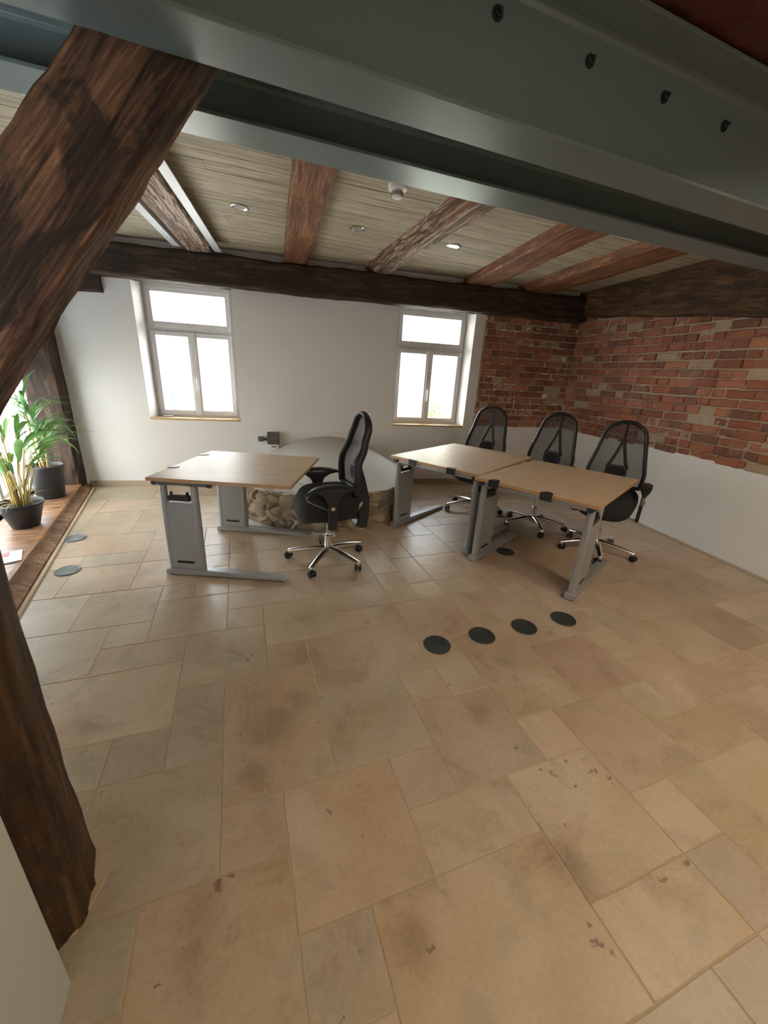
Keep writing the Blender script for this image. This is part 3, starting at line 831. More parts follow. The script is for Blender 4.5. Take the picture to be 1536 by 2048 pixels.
# ------------------------------------------------------------------ ceiling fittings
def downlight(x, y, label):
    r = empty('ceiling_downlight', (x, y, ZC), 0, label=label, cat='ceiling light', group='round recessed downlights')
    bm = bmesh.new(); lathe(bm, [(.062, .0), (.066, -.004), (.058, -.007), (.046, -.002), (.046, .0)], 28, None, False); fin('ring', bm, M['chrome'], r, True)
    bm = bmesh.new(); lathe(bm, [(.046, -.0025), (.0, -.0005)], 24, None, False); fin('lens', bm, M['alu'], r, True)
    return r
for x, y, l in ((-.73, 4.11, 'round recessed downlight at far left, half hidden behind the diagonal brace'),
                (.106, 3.78, 'round recessed downlight between the channel-clad joist and the red-brown joist'),
                (1.046, 3.765, 'round recessed downlight between the red-brown joist and the splintered joist'),
                (1.972, 3.745, 'round recessed downlight between the splintered joist and the wide brown joist'),
                (2.803, 3.69, 'round recessed downlight between the two right-hand brown joists')):
    downlight(x, y, l)
r = empty('smoke_detector', (1.06, 2.86, ZC), 0, label='white round smoke detector on the board ceiling', cat='smoke detector')
bm = bmesh.new(); lathe(bm, [(.0, 0), (.062, 0), (.064, -.012), (.060, -.026), (.050, -.030), (.0, -.031)], 36, None, False); fin('base', bm, M['white'], r, True)
bm = bmesh.new(); lathe(bm, [(.036, -.030), (.038, -.050), (.034, -.066), (.024, -.072), (.0, -.073)], 30, None, False); hd = fin('sensor_head', bm, M['white'], r, True)
bm = bmesh.new()
for k in range(18):
    a = 2*pi*k/18; T = Matrix.Rotation(a, 4, 'Z')
    box(bm, .0365, -.003, -.060, .040, .003, -.040, T)
fin('vent', bm, M['silver_dark'], hd)

# ------------------------------------------------------------------ round floor socket covers
def cover(x, y, mat, label, rz=0):
    r = empty('floor_socket_cover', (x, y, 0), rz, label=label, cat='floor socket', group='round floor socket covers')
    bm = bmesh.new(); lathe(bm, [(.078, .0), (.079, .004), (.076, .0075), (.072, .008), (.070, .0068), (.0, .0072)], 40, None, False); fin('lid', bm, mat, r, True)
    bm = bmesh.new(); lathe(bm, [(.022, .0072), (.022, .0095), (.019, .0095), (.019, .0074)], 24, Matrix.Translation((.045, 0, 0)), False); fin('latch', bm, mat, r, True)
cover(-1.374, 3.647, M['cover_grey'], 'grey round floor socket cover, the farther of the two by the plant sill')
cover(-1.230, 3.031, M['cover_grey'], 'grey round floor socket cover, the nearer of the two by the plant sill')
for i, x in enumerate((.978, 1.281, 1.592, 1.907)):
    cover(x, 1.575, M['cover'], ['black round floor socket cover, leftmost of the row of four', 'black round floor socket cover, second from left in the row of four',
          'black round floor socket cover, third from left in the row of four', 'black round floor socket cover, rightmost of the row of four'][i])
cover(2.168, 2.541, M['cover'], 'black round floor socket cover in the shade under the right desks')

# ------------------------------------------------------------------ desks
def desk(loc, rz, D, W, label, grommets, legs_dx=(0, 0)):
    root = empty('desk', (*loc, 0), rz, label=label, cat='desk', group='beech desks on silver C-shaped legs')
    ht = .73; th = .025
    bm = bmesh.new(); box(bm, -D/2, -W/2, ht-th, D/2, W/2, ht)
    top = fin('tabletop', bm, M['laminate'], root, bevel=.003)
    bm = bmesh.new()
    for (a, b, c, d2) in ((-D/2-.0015, -W/2, -D/2+.0, W/2), (D/2, -W/2, D/2+.0015, W/2)): box(bm, a, b, ht-th+.002, c, d2, ht-.002)
    for (a, b, c, d2) in ((-D/2, -W/2-.0015, D/2, -W/2), (-D/2, W/2, D/2, W/2+.0015)): box(bm, a, b, ht-th+.002, c, d2, ht-.002)
    fin('edge_band', bm, M['lam_edge'], top)
    for gy_ in grommets:
        bm = bmesh.new()
        pts = [(-D/2-.006, -.042)]+[(-D/2-.002+.062*sin(pi*k/12), -.042*cos(pi*k/12)) for k in range(13)]+[(-D/2-.006, .042)]
        prism(bm, [(p[0], p[1]+gy_) for p in pts], ht-.001, ht+.004)
        box(bm, -D/2-.007, gy_-.042, ht-.05, -D/2-.0018, gy_+.042, ht+.003)
        fin('cable_outlet', bm, M['plastic'], root, bevel=.0015)
    for s in (-1, 1):
        yc = s*(W/2-.055)
        x0 = -D/2+.03
        # foot
        fl_ = .86 if D < 1.05 else .92
        bm = bmesh.new()
        P = [(x0-.0, .004), (x0, .045), (x0+.04, .055), (x0+.30, .055), (x0+fl_-.03, .034), (x0+fl_, .024), (x0+fl_, .012), (x0+fl_-.03, .010), (x0+.03, .010)]
        A = [bm.verts.new((p, yc-.036, q)) for p, q in P]; B = [bm.verts.new((p, yc+.036, q)) for p, q in P]
        m = len(P); bm.faces.new(A[::-1]); bm.faces.new(B)
        for i in range(m): bm.faces.new((A[i], A[(i+1) % m], B[(i+1) % m], B[i]))
        ft = fin('foot', bm, M['silver'], root, bevel=.008, seg=3)
        for xx in (x0+.035, x0+fl_-.035):
            bm = bmesh.new(); lathe(bm, [(.024, 0), (.026, .004), (.022, .014)], 16, Matrix.Translation((xx, yc, 0))); fin('glide', bm, M['dark'], ft, True)
        # column: two round uprights joined by a flat cable panel
        cx0, cx1 = x0+.045, x0+.255
        bm = bmesh.new()
        box(bm, cx0, yc-.024, .045, cx1, yc+.024, .555)
        for cc in (cx0, cx1): lathe(bm, [(.0265, .045), (.0265, .56)], 20, Matrix.Translation((cc, yc, 0)))
        col = fin('column', bm, M['silver'], root, bevel=.002)
        for sy in (-1, 1):
            bm = bmesh.new(); box(bm, cx0+.045, yc+sy*.0242, .10, cx1-.045, yc+sy*.0262, .118)
            fin('slot', bm, M['dark'], col)
        for cc in (cx0, cx1):
            bm = bmesh.new(); lathe(bm, [(.0245, .55), (.0245, .672)], 16, Matrix.Translation((cc, yc, 0)))
            fin('inner_tube', bm, M['silver'], root, True)
        bm = bmesh.new(); box(bm, cx0+.03, yc-.020, .565, cx1-.03, yc+.020, .60); box(bm, cx0+.045, yc-.012, .60, cx0+.055, yc+.012, .625); box(bm, cx1-.055, yc-.012, .60, cx1-.045, yc+.012, .625)
        fin('cable_tray', bm, M['dark'], root, bevel=.003)
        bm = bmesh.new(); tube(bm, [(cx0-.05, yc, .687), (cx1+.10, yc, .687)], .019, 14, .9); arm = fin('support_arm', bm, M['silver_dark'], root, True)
        for xx in (cx0-.055, cx1+.105):
            bm = bmesh.new()
            lathe(bm, [(.0, -.012), (.020, -.012), (.023, 0), (.020, .012), (0, .012)], 18, Matrix.Translation((xx, yc, .686)) @ Matrix.Rotation(pi/2, 4, 'Y'), False)
            fin('arm_cap', bm, M['navy'], arm, True)
    for xx in (-D/2+.05, -D/2+.28):
        bm = bmesh.new(); box(bm, xx-.02, -W/2+.05, .668, xx+.02, W/2-.05, .704)
        fin('rail', bm, M['silver'], root, bevel=.003)
    return root
DK1 = desk((.010, 3.052), radians(-22), .955, .93, 'beech desk standing alone on the left beside the side-on chair', (.30, -.16))
DK2 = desk((2.055, 3.235), radians(30), 1.18, .93, 'beech desk on the right nearest the far window, back one of the joined pair', (.20, -.20))
DK3 = desk((2.415, 2.345), radians(27), 1.14, .905, 'beech desk on the right nearest the camera, front one of the joined pair', (.29, -.11))

# ------------------------------------------------------------------ chairs
def prof_x(z):      # lean of the backrest (chair faces +x)
    K = [(.30, -.225), (.50, -.215), (.62, -.205), (.80, -.200), (.95, -.245), (1.08, -.272), (1.20, -.262)]
    for (a, xa), (b, xb) in zip(K, K[1:]):
        if z <= b:
            t = max(0, (z-a)/(b-a)); t = t*t*(3-2*t); return xa+(xb-xa)*t
    return K[-1][1]
def half_w(z):      # half width of the backrest frame
    K = [(.60, .205), (.66, .222), (.74, .224), (.88, .195), (1.00, .172), (1.055, .163), (1.105, .142), (1.14, .105), (1.158, .055), (1.165, .0)]
    for (a, xa), (b, xb) in zip(K, K[1:]):
        if z <= b: t = max(0, (z-a)/(b-a)); return xa+(xb-xa)*t
    return 0
def wrap(y): return .035*(y/.2)**2
def chair(loc, rz, star, label, base_rz=None):
    root = empty('office_chair', (*loc, 0), rz, label=label, cat='office chair', group='black mesh office chairs on polished star bases')
    # five-star base
    bm = bmesh.new(); lathe(bm, [(.0, .052), (.028, .052), (.034, .075), (.036, .115), (.030, .128), (.026, .13)], 24, None, False)
    hub = fin('base_hub', bm, M['chrome'], root, True)
    for k in range(5):
        a = star-rz+2*pi*k/5; T = Matrix.Rotation(a, 4, 'Z')
        bm = bmesh.new(); pts = [T @ Vector(p) for p in ((.02, 0, .105), (.10, 0, .103), (.20, 0, .092), (.29, 0, .076), (.315, 0, .070))]
        tube(bm, pts, [.030, .027, .024, .021, .019], 12, [.85, .8, .7, .7, .8])
        lathe(bm, [(.018, .052), (.019, .075), (.014, .084)], 14, T @ Matrix.Translation((.308, 0, 0)))
        leg = fin('base_leg', bm, M['chrome'], root, True)
        sw = star*3+k*1.3
        C = T @ Matrix.Translation((.308, 0, 0)) @ Matrix.Rotation(sw, 4, 'Z')
        bm = bmesh.new()
        for sy in (-1, 1):
            lathe(bm, [(.012, -.008), (.025, -.008), (.0275, -.004), (.0275, .006), (.024, .009), (.012, .009)], 22, C @ Matrix.Translation((.012, sy*.016, .0275)) @ Matrix.Rotation(pi/2, 4, 'X'))
        lathe(bm, [(.006, .028), (.007, .056)], 10, C)
        hood = [C @ Vector((.012+.030*cos(t_), 0, .0285+.030*sin(t_))) for t_ in [radians(10+20*q) for q in range(9)]]
        tube(bm, hood, .0045, 8, 3.4, up=C.to_3x3() @ Vector((0, 1, 0)))
        fin('caster', bm, M['caster'], root, True)
    bm = bmesh.new(); lathe(bm, [(.030, .12), (.029, .22), (.024, .225)], 20); lathe(bm, [(.016, .20), (.016, .37)], 16)
    fin('gas_lift', bm, M['chrome'], root, True)
    bm = bmesh.new(); box(bm, -.13, -.07, .355, .10, .07, .41); box(bm, -.25, -.035, .345, -.10, .035, .385)
    mech = fin('tilt_mechanism', bm, M['plastic'], root, bevel=.012, seg=3)
    bm = bmesh.new(); tube(bm, [(.03, -.07, .375), (.035, -.16, .372), (.04, -.215, .366)], .0055, 8); tube(bm, [(.04, -.205, .367), (.045, -.25, .362)], [.010, .012], 10, .6)
    fin('lever', bm, M['plastic'], mech, True)
    # seat: thick waterfall cushion
    bm = bmesh.new(); N, R_ = 40, 7; rings = []
    def outline(t):
        c, s = cos(t), sin(t); e = .62
        x = abs(c)**e*(1 if c > 0 else -1)*.235+.015; y = abs(s)**e*(1 if s > 0 else -1)*(.235 if c < 0 else .225)
        return x, y
    lay_ = [(.5, .385), (.80, .390), (.94, .412), (1.0, .465), (1.0, .515), (.97, .555), (.90, .582), (.78, .595), (.5, .588), (.2, .583)]
    for sc, z in lay_:
        ring = []
        for k in range(N):
            x, y = outline(2*pi*k/N); X, Y = x*sc, y*sc
            drop = -.045*max(0, (X-.10)/.15)**2 + .018*max(0, (-X)/.2)**2 + .010*(Y/.22)**2
            ring.append(bm.verts.new((X, Y, z+drop)))
        rings.append(ring)
    for p, q in zip(rings, rings[1:]):
        for k in range(N): bm.faces.new((p[k], p[(k+1) % N], q[(k+1) % N], q[k]))
    bm.faces.new(rings[0][::-1]); bm.faces.new(rings[-1])
    fin('seat', bm, M['fabric'], root, True)
    # backrest frame
    zs = [.62+.56*k/16 for k in range(17)]
    side = [(.215*k/6, .605) for k in range(0, 6)]
    pts = []
    for z in [.64+.03*k for k in range(19)]:
        if z < 1.16: pts.append((half_w(z), z))
    pts += [(.045, 1.161), (0, 1.165)]
    right = side+[(.219, .615)]+pts
    left = [(-y, z) for y, z in right[::-1]][1:-1]
    loop = right+left
    bm = bmesh.new(); tube(bm, [(prof_x(z)+wrap(y), y, z) for y, z in loop], .0165, 12, 1.7, closed=True, up=Vector((1, 0, 0)))
    fin('backrest_frame', bm, M['plastic'], root, True)
    bm = bmesh.new(); G = []
    for k in range(29):
        z = .605+(1.163-.605)*k/28; w = half_w(z) if z > .66 else .22
        G.append([bm.verts.new((prof_x(z)+wrap(w*j/8)-.004, w*j/8, z)) for j in range(-8, 9)])
    for p, q in zip(G, G[1:]):
        for j in range(16): bm.faces.new((p[j], p[j+1], q[j+1], q[j]))
    fin('backrest_mesh', bm, M['mesh'], root, True)
    # wishbone support with lumbar pad
    bm = bmesh.new()
    bx = lambda z, y, o=.03: (prof_x(z)-o+wrap(y), y, z)
    tube(bm, [bx(z, 0, .022+.02*sin(pi*(1.19-z)/.3) if z > .95 else .035) for z in (1.155, 1.11, 1.06, 1.0, .96)], .014, 8, .8, up=Vector((1, 0, 0)))
    for s in (-1, 1):
        tube(bm, [bx(1.0, s*.006, .036), bx(.95, s*.016, .038), bx(.88, s*.036, .04), bx(.81, s*.058, .038), bx(.75, s*.082, .03)], .014, 8, .8, up=Vector((1, 0, 0)))
    fin('back_support', bm, M['plastic'], root, True)
    bm = bmesh.new(); G = []
    for k in range(9):
        z = .665+.12*k/8; w = .095-.012*(k/8)-.03*(abs(k-4)/4)**3
        G.append([bm.verts.new((prof_x(z)-.012-.018*(1-(j/6)**2)*(1-((k-4)/4)**2)+wrap(w*j/6), w*j/6, z)) for j in range(-6, 7)])
    for p, q in zip(G, G[1:]):
        for j in range(12): bm.faces.new((p[j], p[j+1], q[j+1], q[j]))
    o = fin('lumbar_pad', bm, M['plastic'], root, True); md = o.modifiers.new('s', 'SOLIDIFY'); md.thickness = .016
    # J-shaped carrier under the backrest
    bm = bmesh.new()
    P = [(-.245, .345), (-.20, .30), (-.255, .275), (-.305, .285), (-.318, .40), (-.312, .53), (-.285, .66), (-.25, .77), (-.225, .78), (-.232, .66), (-.222, .56), (-.215, .45)]
    A = [bm.verts.new((p, -.05-.02*(q < .55), q)) for p, q in P]; B = [bm.verts.new((p, .05+.02*(q < .55), q)) for p, q in P]
    m = len(P); bm.faces.new(A[::-1]); bm.faces.new(B)
    for i in range(m): bm.faces.new((A[i], A[(i+1) % m], B[(i+1) % m], B[i]))
    car = fin('back_carrier', bm, M['plastic'], root, bevel=.012, seg=3)
    for s in (-1, 1):
        bm = bmesh.new(); tube(bm, [(-.20, s*.074, .44), (-.235, s*.078, .475), (-.25, s*.074, .50)], .006, 8, 2.0)
        fin('carrier_bracket', bm, M['alu'], car, True)
    # arms
    for s in (-1, 1):
        bm = bmesh.new(); y = s*.262
        box(bm, -.005, s*.10 if s > 0 else y-.006, .372, .045, y+.006 if s > 0 else -.10, .380)
        box(bm, .005, y-.006, .376, .058, y+.006, .56)
        br = fin('arm_bracket', bm, M['alu'], root, bevel=.002)
        bm = bmesh.new()
        P = [(.000, .37), (.062, .37), (.064, .47), (.066, .56), (.085, .61), (.125, .645), (.185, .66), (.185, .672), (-.125, .672), (-.125, .66), (-.075, .65), (-.025, .62), (-.004, .57), (-.002, .47)]
        A = [bm.verts.new((p, y-.014, q)) for p, q in P]; B = [bm.verts.new((p, y+.014, q)) for p, q in P]
        m = len(P); bm.faces.new(A[::-1]); bm.faces.new(B)
        for i in range(m): bm.faces.new((A[i], A[(i+1) % m], B[(i+1) % m], B[i]))
        arm = fin('armrest', bm, M['plastic'], root, bevel=.005)
        bm = bmesh.new(); G = []
        for k in range(15):
            x = -.14+.36*k/14; zc = .694-.9*(x-.03)**2-(2.6*max(0, x-.12)**2); w = .042*(1-((k-7)/7.6)**4)
            G.append([bm.verts.new((x, y+w*cos(t_), zc+.013*sin(t_))) for t_ in [2*pi*q/12 for q in range(12)]])
        for p, q in zip(G, G[1:]):
            for k in range(12): bm.faces.new((p[k], p[(k+1) % 12], q[(k+1) % 12], q[k]))
        bm.faces.new(G[0][::-1]); bm.faces.new(G[-1])
        fin('arm_pad', bm, M['plastic'], arm, True)
        bm = bmesh.new(); lathe(bm, [(.0, 0), (.017, 0), (.017, .006), (.013, .010), (.0, .011)], 20, Matrix.Translation((.031, y+s*.014, .535)) @ Matrix.Rotation(-s*pi/2, 4, 'X'), False)
        fin('arm_bolt', bm, M['chrome'], arm, True)
        # pale loop strap sweeping from the arm to under the seat front
        bm = bmesh.new(); tube(bm, [(.005, y, .505), (.08, y, .530), (.16, y, .568), (.205, y, .595), (.215, y, .618), (.19, y, .650)], .010, 8, .35)
        fin('arm_strap', bm, M['alu'], arm, True)
    return root
chair((.60, 2.775), radians(181), radians(90), 'black mesh office chair seen side-on at the left desk')
chair((2.494, 3.632), radians(216), radians(28), 'black mesh office chair, leftmost of the three behind the joined desks, below the right window')
chair((2.858, 3.022), radians(209), radians(31), 'black mesh office chair in the middle of the three behind the joined desks')
chair((3.026, 2.368), radians(215), radians(14), 'black mesh office chair, rightmost of the three, its seat showing past the front desk')

# ------------------------------------------------------------------ plastered round oven base of rubble stone between the windows
OC = Vector((.88, 4.28, 0)); OR = .95
root = empty('stone_oven_base', OC, 0, label='half-round rubble stone base with smooth sloping plaster top, between the far windows', cat='stone oven')
angs = [radians(a) for a in range(-30, 211, 3)]
def wall_y(x): return 5.300-.1171*(x+1.739)
def ring_pt(a, r): return Vector((OC.x+r*cos(-a), OC.y+r*sin(-a), 0))
# rubble ring: individual stones over a mortar core
bm = bmesh.new(); G = []
for a in angs:
    col = []
    for k in range(13):
        z = .37*k/12; r = OR-.015+.012*noise.noise(Vector((a*9, z*30, 1)))
        p = ring_pt(a, r); p.y = min(p.y, wall_y(p.x)-.001); p -= OC; p.z = z; col.append(bm.verts.new(p))
    G.append(col)
for p, q in zip(G, G[1:]):
    for k in range(12): bm.faces.new((p[k], q[k], q[k+1], p[k+1]))
core = fin('mortar_core', bm, M['mortar'], root, True)
NA, NZ = 300, 44; a0_, a1_ = radians(-25), radians(205)
bm = bmesh.new(); G = []; tv = []
for ia_ in range(NA+1):
    a = a0_+(a1_-a0_)*ia_/NA; col = []
    for k in range(NZ+1):
        z = .37*k/NZ; P_ = Vector((a*OR*9, z*12.5, 0)); P_ += Vector((noise.noise(P_*.7)*.5, noise.noise(P_*.7+Vector((5, 5, 5)))*.4, 0))
        dd, pp = noise.voronoi(P_)
        e = min(1, max(0, (dd[1]-dd[0]))/.16); e = e*e*(3-2*e)
        hc = noise.cell(pp[0]*13.7)
        r = OR+.002+e*(.016+.030*abs(hc))+.005*noise.noise(P_*2.5)
        p = ring_pt(a, r); lim = wall_y(p.x)-.001; p.y = min(p.y, lim); p -= OC; p.z = z
        col.append(bm.verts.new(p)); tv.append((hc, e))
    G.append(col)
for p, q in zip(G, G[1:]):
    for k in range(NZ): bm.faces.new((p[k], q[k], q[k+1], p[k+1]))
bm.verts.index_update()
me = bpy.data.meshes.new('rubble_stones'); bm.to_mesh(me); bm.free(); ca = me.color_attributes.new('tint', 'FLOAT_COLOR', 'POINT')
pl_ = [(142,126,102), (176,158,130), (118,102,84), (156,128,108), (186,172,146), (106,92,78), (140,116,100)]
for vi_, (hc, e) in enumerate(tv):
    c = srgb(*pl_[int(abs(hc)*997) % 7]); m_ = srgb(160, 144, 120); ca.data[vi_].color = tuple(m_[q]+(c[q]-m_[q])*e for q in range(3))+(1,)
link('rubble_stones', me, M['stone'], root, True)
# sloping smooth top
bm = bmesh.new(); G = []
for a in angs:
    col = []
    for k in range(15):
        t_ = k/14; rim = ring_pt(a, OR+.02); xw = OC.x+(rim.x-OC.x)*1.0
        hb = .64-.55*((xw-1.05)/1.15)**2 if abs(xw-1.05) < 1.15 else .1
        hb = max(hb, .36)
        end = Vector((xw, wall_y(xw)+.01, 0)); rim.y = min(rim.y, end.y)
        p = rim.lerp(end, t_)-OC
        p.z = .365+(hb-.365)*(1-(1-t_)**1.6)
        col.append(bm.verts.new(p))
    lowv = ring_pt(a, OR+.018)-OC; lowv.y = min(lowv.y, wall_y(lowv.x+OC.x)-OC.y); lowv.z = .345
    col.insert(0, bm.verts.new(lowv))
    G.append(col)
for p, q in zip(G, G[1:]):
    for k in range(15): bm.faces.new((p[k], q[k], q[k+1], p[k+1]))
fin('plaster_top', bm, M['hood'], root, True)
# white plaster flanks falling to the floor at both ends
for nm, a0, a1 in (('plaster_flank', -40, 16), ('plaster_flank', 158, 214)):
    bm = bmesh.new(); G = []
    for a in range(a0, a1+1, 3):
        t_ = (a-a0)/(a1-a0); inner = t_ if a0 < 0 else 1-t_
        col = []
        zl = .0+.34*max(0, (inner-.25)/.75)**1.5
        for k in range(10):
            z = zl+(.372-zl)*k/9; r = OR+.045+.03*(1-z/.37)
            p = ring_pt(radians(a), r); p.y = min(p.y, wall_y(p.x)-.001); p -= OC; p.z = z; col.append(bm.verts.new(p))
        p = ring_pt(radians(a), OR-.05); p.y = min(p.y, wall_y(p.x)-.001); p -= OC; p.z = .388; col.append(bm.verts.new(p))
        G.append(col)
    for p, q in zip(G, G[1:]):
        for k in range(10): bm.faces.new((p[k], q[k], q[k+1], p[k+1]))
    fin(nm, bm, M['hood_edge'], root, True)
bm = bmesh.new()
for a in range(96, 172, 4):
    A_, B_ = radians(a), radians(a+4)
    p = [ring_pt(A_, OR+.03), ring_pt(B_, OR+.03), ring_pt(B_, OR+.13), ring_pt(A_, OR+.13)]
    prism(bm, [q-OC for q in p], 0, .008)
fin('floor_strip', bm, M['hood_edge'], root)

# electrical boxes on the wall above it
c0 = wp(2.14, 0, .55)
root = empty('socket_box', c0, math.atan2(WU.y, WU.x), label='brown electrical housing above a small white socket on the back wall', cat='socket')
bm = bmesh.new(); box(bm, -.075, -.085, -.01, .07, 0, .135); fin('housing', bm, M['brown_box'], root, bevel=.006)
bm = bmesh.new(); box(bm, -.06, -.06, -.075, .055, 0, -.012); sk = fin('socket', bm, M['white'], root, bevel=.005)
bm = bmesh.new(); box(bm, -.03, -.062, -.050, .03, -.059, -.034); fin('socket_slot', bm, M['silver_dark'], sk)
bm = bmesh.new(); tube(bm, [(-.07, -.03, .035), (-.10, -.03, .04), (-.125, -.03, .045)], .012, 8); box(bm, -.185, -.05, .02, -.12, 0, .075); fin('connector', bm, M['brown_box'], root, bevel=.004)

# small pale object on the left window board
o_ = bmesh.new(); T = Matrix.Translation(wp(.93, .10, ZS+.022)) @ Matrix.Rotation(math.atan2(WU.y, WU.x), 4, 'Z'); box(o_, -.05, -.03, 0, .05, .03, .014, T)
o = fin('small_box', o_, M['silver'], bevel=.003); tag(o, 'small flat grey box lying on the board of the left far window', 'box')

# ------------------------------------------------------------------ plants on the sole plate
def pot(loc, r0, r1, h, name_label):
    root = empty('potted_plant', loc, 0, label=name_label, cat='potted plant')
    bm = bmesh.new(); lathe(bm, [(.0, 0), (r0, 0), (r0+.004, .006), (r1, h-.012), (r1+.006, h-.010), (r1+.006, h), (r1-.002, h+.001), (r1-.008, h-.012), (r1-.012, h-.03), (0, h-.03)], 40, None, False)
    fin('pot', bm, M['pot'], root, True)
    bm = bmesh.new(); lathe(bm, [(r1-.010, h-.028), (.0, h-.018)], 30, None, False); fin('soil', bm, M['soil'], root)
    return root
def leaf(bm, base, d, L, w, droop, up0=.9, n=9, fold=.25, twist=0):
    """curved blade leaving base in direction d (unit, horizontal) bending down"""
    d = Vector((d[0], d[1], 0)).normalized(); s = Vector((-d.y, d.x, 0)); pts = []; p = Vector(base); ang = up0
    for k in range(n+1):
        t = k/n; pts.append((p.copy(), ang, t)); p = p+(d*cos(ang)+Vector((0, 0, 1))*sin(ang))*L/n; ang -= droop/n*(.5+t)
    prev = None
    for p, ang, t in pts:
        ww = w*(sin(pi*min(1, .06+t*.94))**.8)*(1-.25*t); nrm = Vector((0, 0, 1))*cos(ang)-d*sin(ang)
        ss = s*cos(twist)+nrm*sin(twist)
        cur = [bm.verts.new(p+ss*ww+nrm*ww*fold), bm.verts.new(p), bm.verts.new(p-ss*ww+nrm*ww*fold)]
        if prev:
            bm.faces.new((prev[0], prev[1], cur[1], cur[0])); bm.faces.new((prev[1], prev[2], cur[2], cur[1]))
        prev = cur
rpn = random.Random(12)
root = pot((-1.755, 3.83, .078), .090, .150, .21, 'leafy potted plant with yellow stems in a black pot, nearer on the wooden sill')
for k in range(48):
    a = rpn.uniform(0, 2*pi); r = rpn.uniform(.01, .06); h = rpn.uniform(.28, .62); lean = rpn.uniform(.10, .40) if cos(a) > 0 else rpn.uniform(.05, .15)
    b = Vector((r*cos(a), r*sin(a), .17)); tip = b+Vector((cos(a)*lean*h, sin(a)*lean*h, h))
    midp = b.lerp(tip, .5)+Vector((cos(a), sin(a), 0))*(-.02)
    bm = bmesh.new(); tube(bm, [b, b.lerp(midp, .5), midp, midp.lerp(tip, .5), tip], [.0042, .004, .0036, .003, .0025], 6)
    fin('stem', bm, M['stem'], root, True)
    bm = bmesh.new(); leaf(bm, tip, (cos(a+rpn.uniform(-.3, .3)), sin(a+rpn.uniform(-.6, .6))), rpn.uniform(.22, .40)*(1 if cos(a) > -.1 else .6), rpn.uniform(.016, .032), rpn.uniform(1.0, 2.0), rpn.uniform(.5, 1.1), twist=rpn.uniform(-.4, .4))
    fin('leaf', bm, M['leaf'] if rpn.random() < .7 else M['leaf2'], root, True)
for k in range(14):
    a = rpn.uniform(0, 2*pi); bm = bmesh.new(); leaf(bm, (.03*cos(a), .03*sin(a), .18), (cos(a), sin(a)), rpn.uniform(.12, .26), .004, rpn.uniform(1.4, 2.6), rpn.uniform(.7, 1.2))
    fin('stem', bm, M['stem'], root, True)
root = pot((-1.865, 4.66, .078), .110, .150, .33, 'tall potted plant with arching narrow leaves, the farther one on the wooden sill')
for k in range(3):
    bm = bmesh.new(); top = Vector((.05*cos(k*2.1), .05*sin(k*2.1), .62+.14*k)); tube(bm, [(0.03*cos(k*2.1), .03*sin(k*2.1), .30), (.04*cos(k*2.1), .05*sin(k*2.1), .45), top], [.012, .010, .009], 8); fin('trunk', bm, M['stem'], root, True)
    for j in range(24):
        a = rpn.uniform(0, 2*pi); bm = bmesh.new()
        leaf(bm, top+Vector((0, 0, rpn.uniform(-.12, .04))), (cos(a), sin(a)), rpn.uniform(.30, .50)*(1 if cos(a) > -.1 else .5), rpn.uniform(.010, .017), rpn.uniform(1.0, 2.2), rpn.uniform(.3, 1.25), 12)
        fin('leaf', bm, M['leaf2'] if rpn.random() < .6 else M['leaf'], root, True)
# folded leaflet on the sill
root = empty('folded_leaflet', (-1.60, 3.17, .079), radians(20), label='red and white folded leaflet lying on the wooden sill', cat='leaflet')
bm = bmesh.new(); hexa(bm, [(-.07, -.10, 0), (.07, -.10, 0), (.07, .10, 0), (-.07, .10, 0)], [(-.07, -.10, .004), (.07, -.10, .010), (.07, .10, .010), (-.07, .10, .004)]); fin('paper', bm, M['white'], root)
bm = bmesh.new(); hexa(bm, [(-.06, .02, .0066), (.0, .02, .0085), (.0, .09, .0085), (-.06, .09, .0066)], [(-.06, .02, .0076), (.0, .02, .0095), (.0, .09, .0095), (-.06, .09, .0076)]); fin('print', bm, M['red'], root)

# ------------------------------------------------------------------ outside: street, pale house fronts, added sky screen, shrub
bm = bmesh.new(); box(bm, -30, 5.9, -.62, 30, 30, -.6); box(bm, -30, -5, -.62, -3.5, 5.9, -.6)
struct('ground_outside', bm, M['street'])
root = empty('house', (-.5, 12, -.6), 0, label='pale cream house front across the street behind the left window', cat='house')
def hb(bm, x0, x1, y0, y1, z0, z1): box(bm, x0+.5, y0-12, z0+.6, x1+.5, y1-12, z1+.6)
bm = bmesh.new(); hb(bm, -7, -2.35, 12, 16, -.6, 2.9); hb(bm, -1.62, 2.6, 12, 16, -.6, 2.9); hb(bm, -2.35, -1.62, 12.5, 16, -.6, 2.9); hb(bm, -2.35, -1.62, 12, 12.5, .95, 2.9)
fin('wall', bm, M['facade'], root)
bm = bmesh.new()   # arch shoulders
for s in (-1, 1):
    pts = [(s*.365, -.30)]+[(s*.365*cos(t_), .0+.37*sin(t_)*.85) for t_ in [pi/2*k/8 for k in range(9)]]
    P = [(-1.985+s*.366, .32)]+[(-1.985+s*.365*cos(pi/2*k/8), .62+.33*sin(pi/2*k/8)) for k in range(9)]+[(-1.985+s*.366, .96)]
    A = [bm.verts.new((p+.5, 0, q+.6)) for p, q in P[1:]]; B = [bm.verts.new((p+.5, .5, q+.6)) for p, q in P[1:]]
    m = len(A); bm.faces.new(A); bm.faces.new(B[::-1])
    for i in range(m): bm.faces.new((A[i], A[(i+1) % m], B[(i+1) % m], B[i]))
fin('arch', bm, M['facade'], root)
bm = bmesh.new(); hb(bm, -2.34, -1.63, 12.4, 12.48, -.6, .62); fin('gate', bm, M['carblue'], root)
bm = bmesh.new(); hb(bm, -.33, -.22, 11.9, 12, .9, 1.5); fin('shutter', bm, M['shutter'], root)
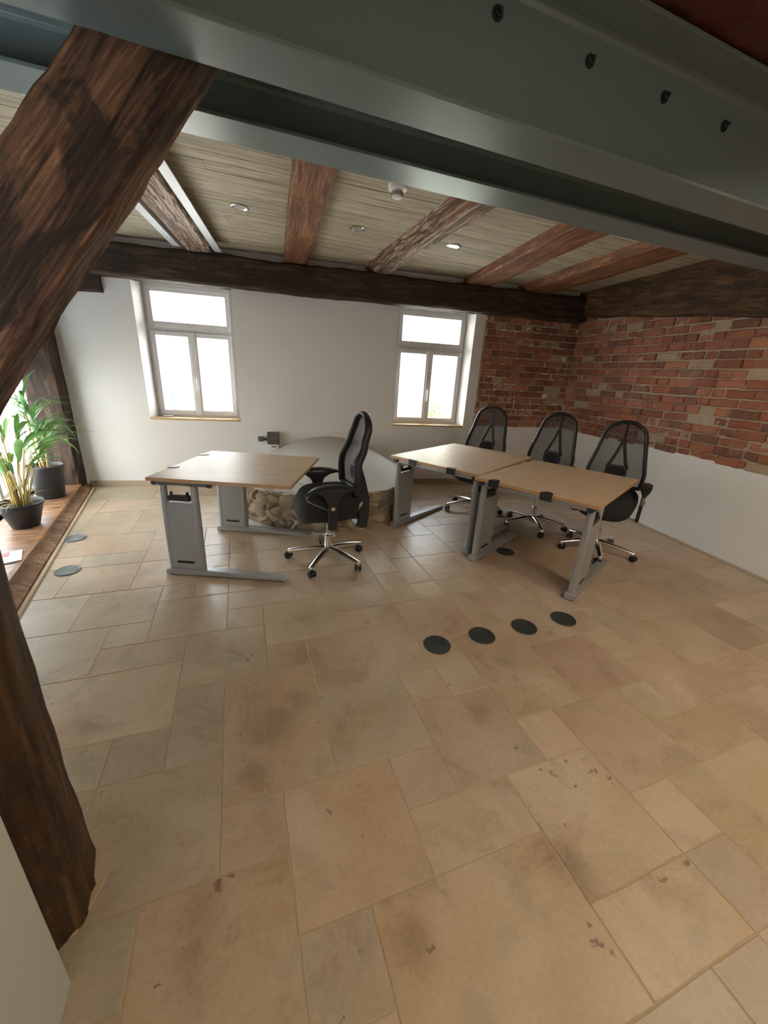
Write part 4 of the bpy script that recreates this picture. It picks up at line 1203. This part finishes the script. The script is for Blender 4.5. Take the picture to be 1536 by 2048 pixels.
bm = bmesh.new(); hb(bm, -7.2, 2.8, 11.6, 16.2, 2.9, 3.0); fin('eaves', bm, M['shutter'], root)
bm = bmesh.new(); hexa(bm, [(-6.7, -.4, 3.6), (3.3, -.4, 3.6), (3.3, 4.2, 3.6), (-6.7, 4.2, 3.6)], [(-6.7, 1.8, 5.2), (3.3, 1.8, 5.2), (3.3, 2.0, 5.2), (-6.7, 2.0, 5.2)]); fin('roof', bm, M['facade'], root)
root = empty('house', (8.5, 12, -.6), 0, label='pale yellow house front across the street behind the right window', cat='house')
bm = bmesh.new(); box(bm, -2.35, 0, 0, 4, 4, 5.5); fin('wall', bm, M['facade_y'], root)
bm = bmesh.new(); box(bm, -2.42, -.12, 0, -2.30, 0, 5.5); fin('downpipe', bm, M['silver'], root)
root = empty('house', (-6.2, 4, -.6), 0, label='pale house-like wall added to screen the sky beyond the plant window', cat='house')  # added block that cuts sky light entering through the left glazing
bm = bmesh.new(); box(bm, -2, -6, 0, 0, 7, 4.6); fin('wall', bm, M['facade'], root)
bm = bmesh.new(); box(bm, -2.2, -6.2, 4.6, .35, 7.2, 4.75); fin('eaves', bm, M['shutter'], root)
bm = bmesh.new(); box(bm, -.0, 1.2, 1.2, .04, 2.1, 2.6); fin('window', bm, M['winframe'], root)
root = empty('garden_shrub', (5.35, 10.5, -.6), 0, label='bright green shrub outside the right window', cat='shrub')
bm = bmesh.new(); rg = random.Random(2)
for k in range(1500):
    v = Vector((rg.gauss(0, 1), rg.gauss(0, 1), rg.gauss(0, 1))).normalized()*rg.uniform(.3, 1); c = Vector((v.x*.75, v.y*.6, .75+v.z*.72))
    if c.z < .02: continue
    n_ = Vector((rg.uniform(-1, 1), rg.uniform(-1, 1), rg.uniform(-1, 1))).normalized(); a = n_.orthogonal().normalized()*.055; b = n_.cross(a).normalized()*.028
    bm.faces.new([bm.verts.new(c+a), bm.verts.new(c+b), bm.verts.new(c-a), bm.verts.new(c-b)])
fin('foliage', bm, M['leaf'], root)
bm = bmesh.new(); tube(bm, [(0, 0, 0), (.02, 0, .4), (0, .02, .8)], [.04, .03, .02], 8); fin('trunk', bm, M['stem'], root)
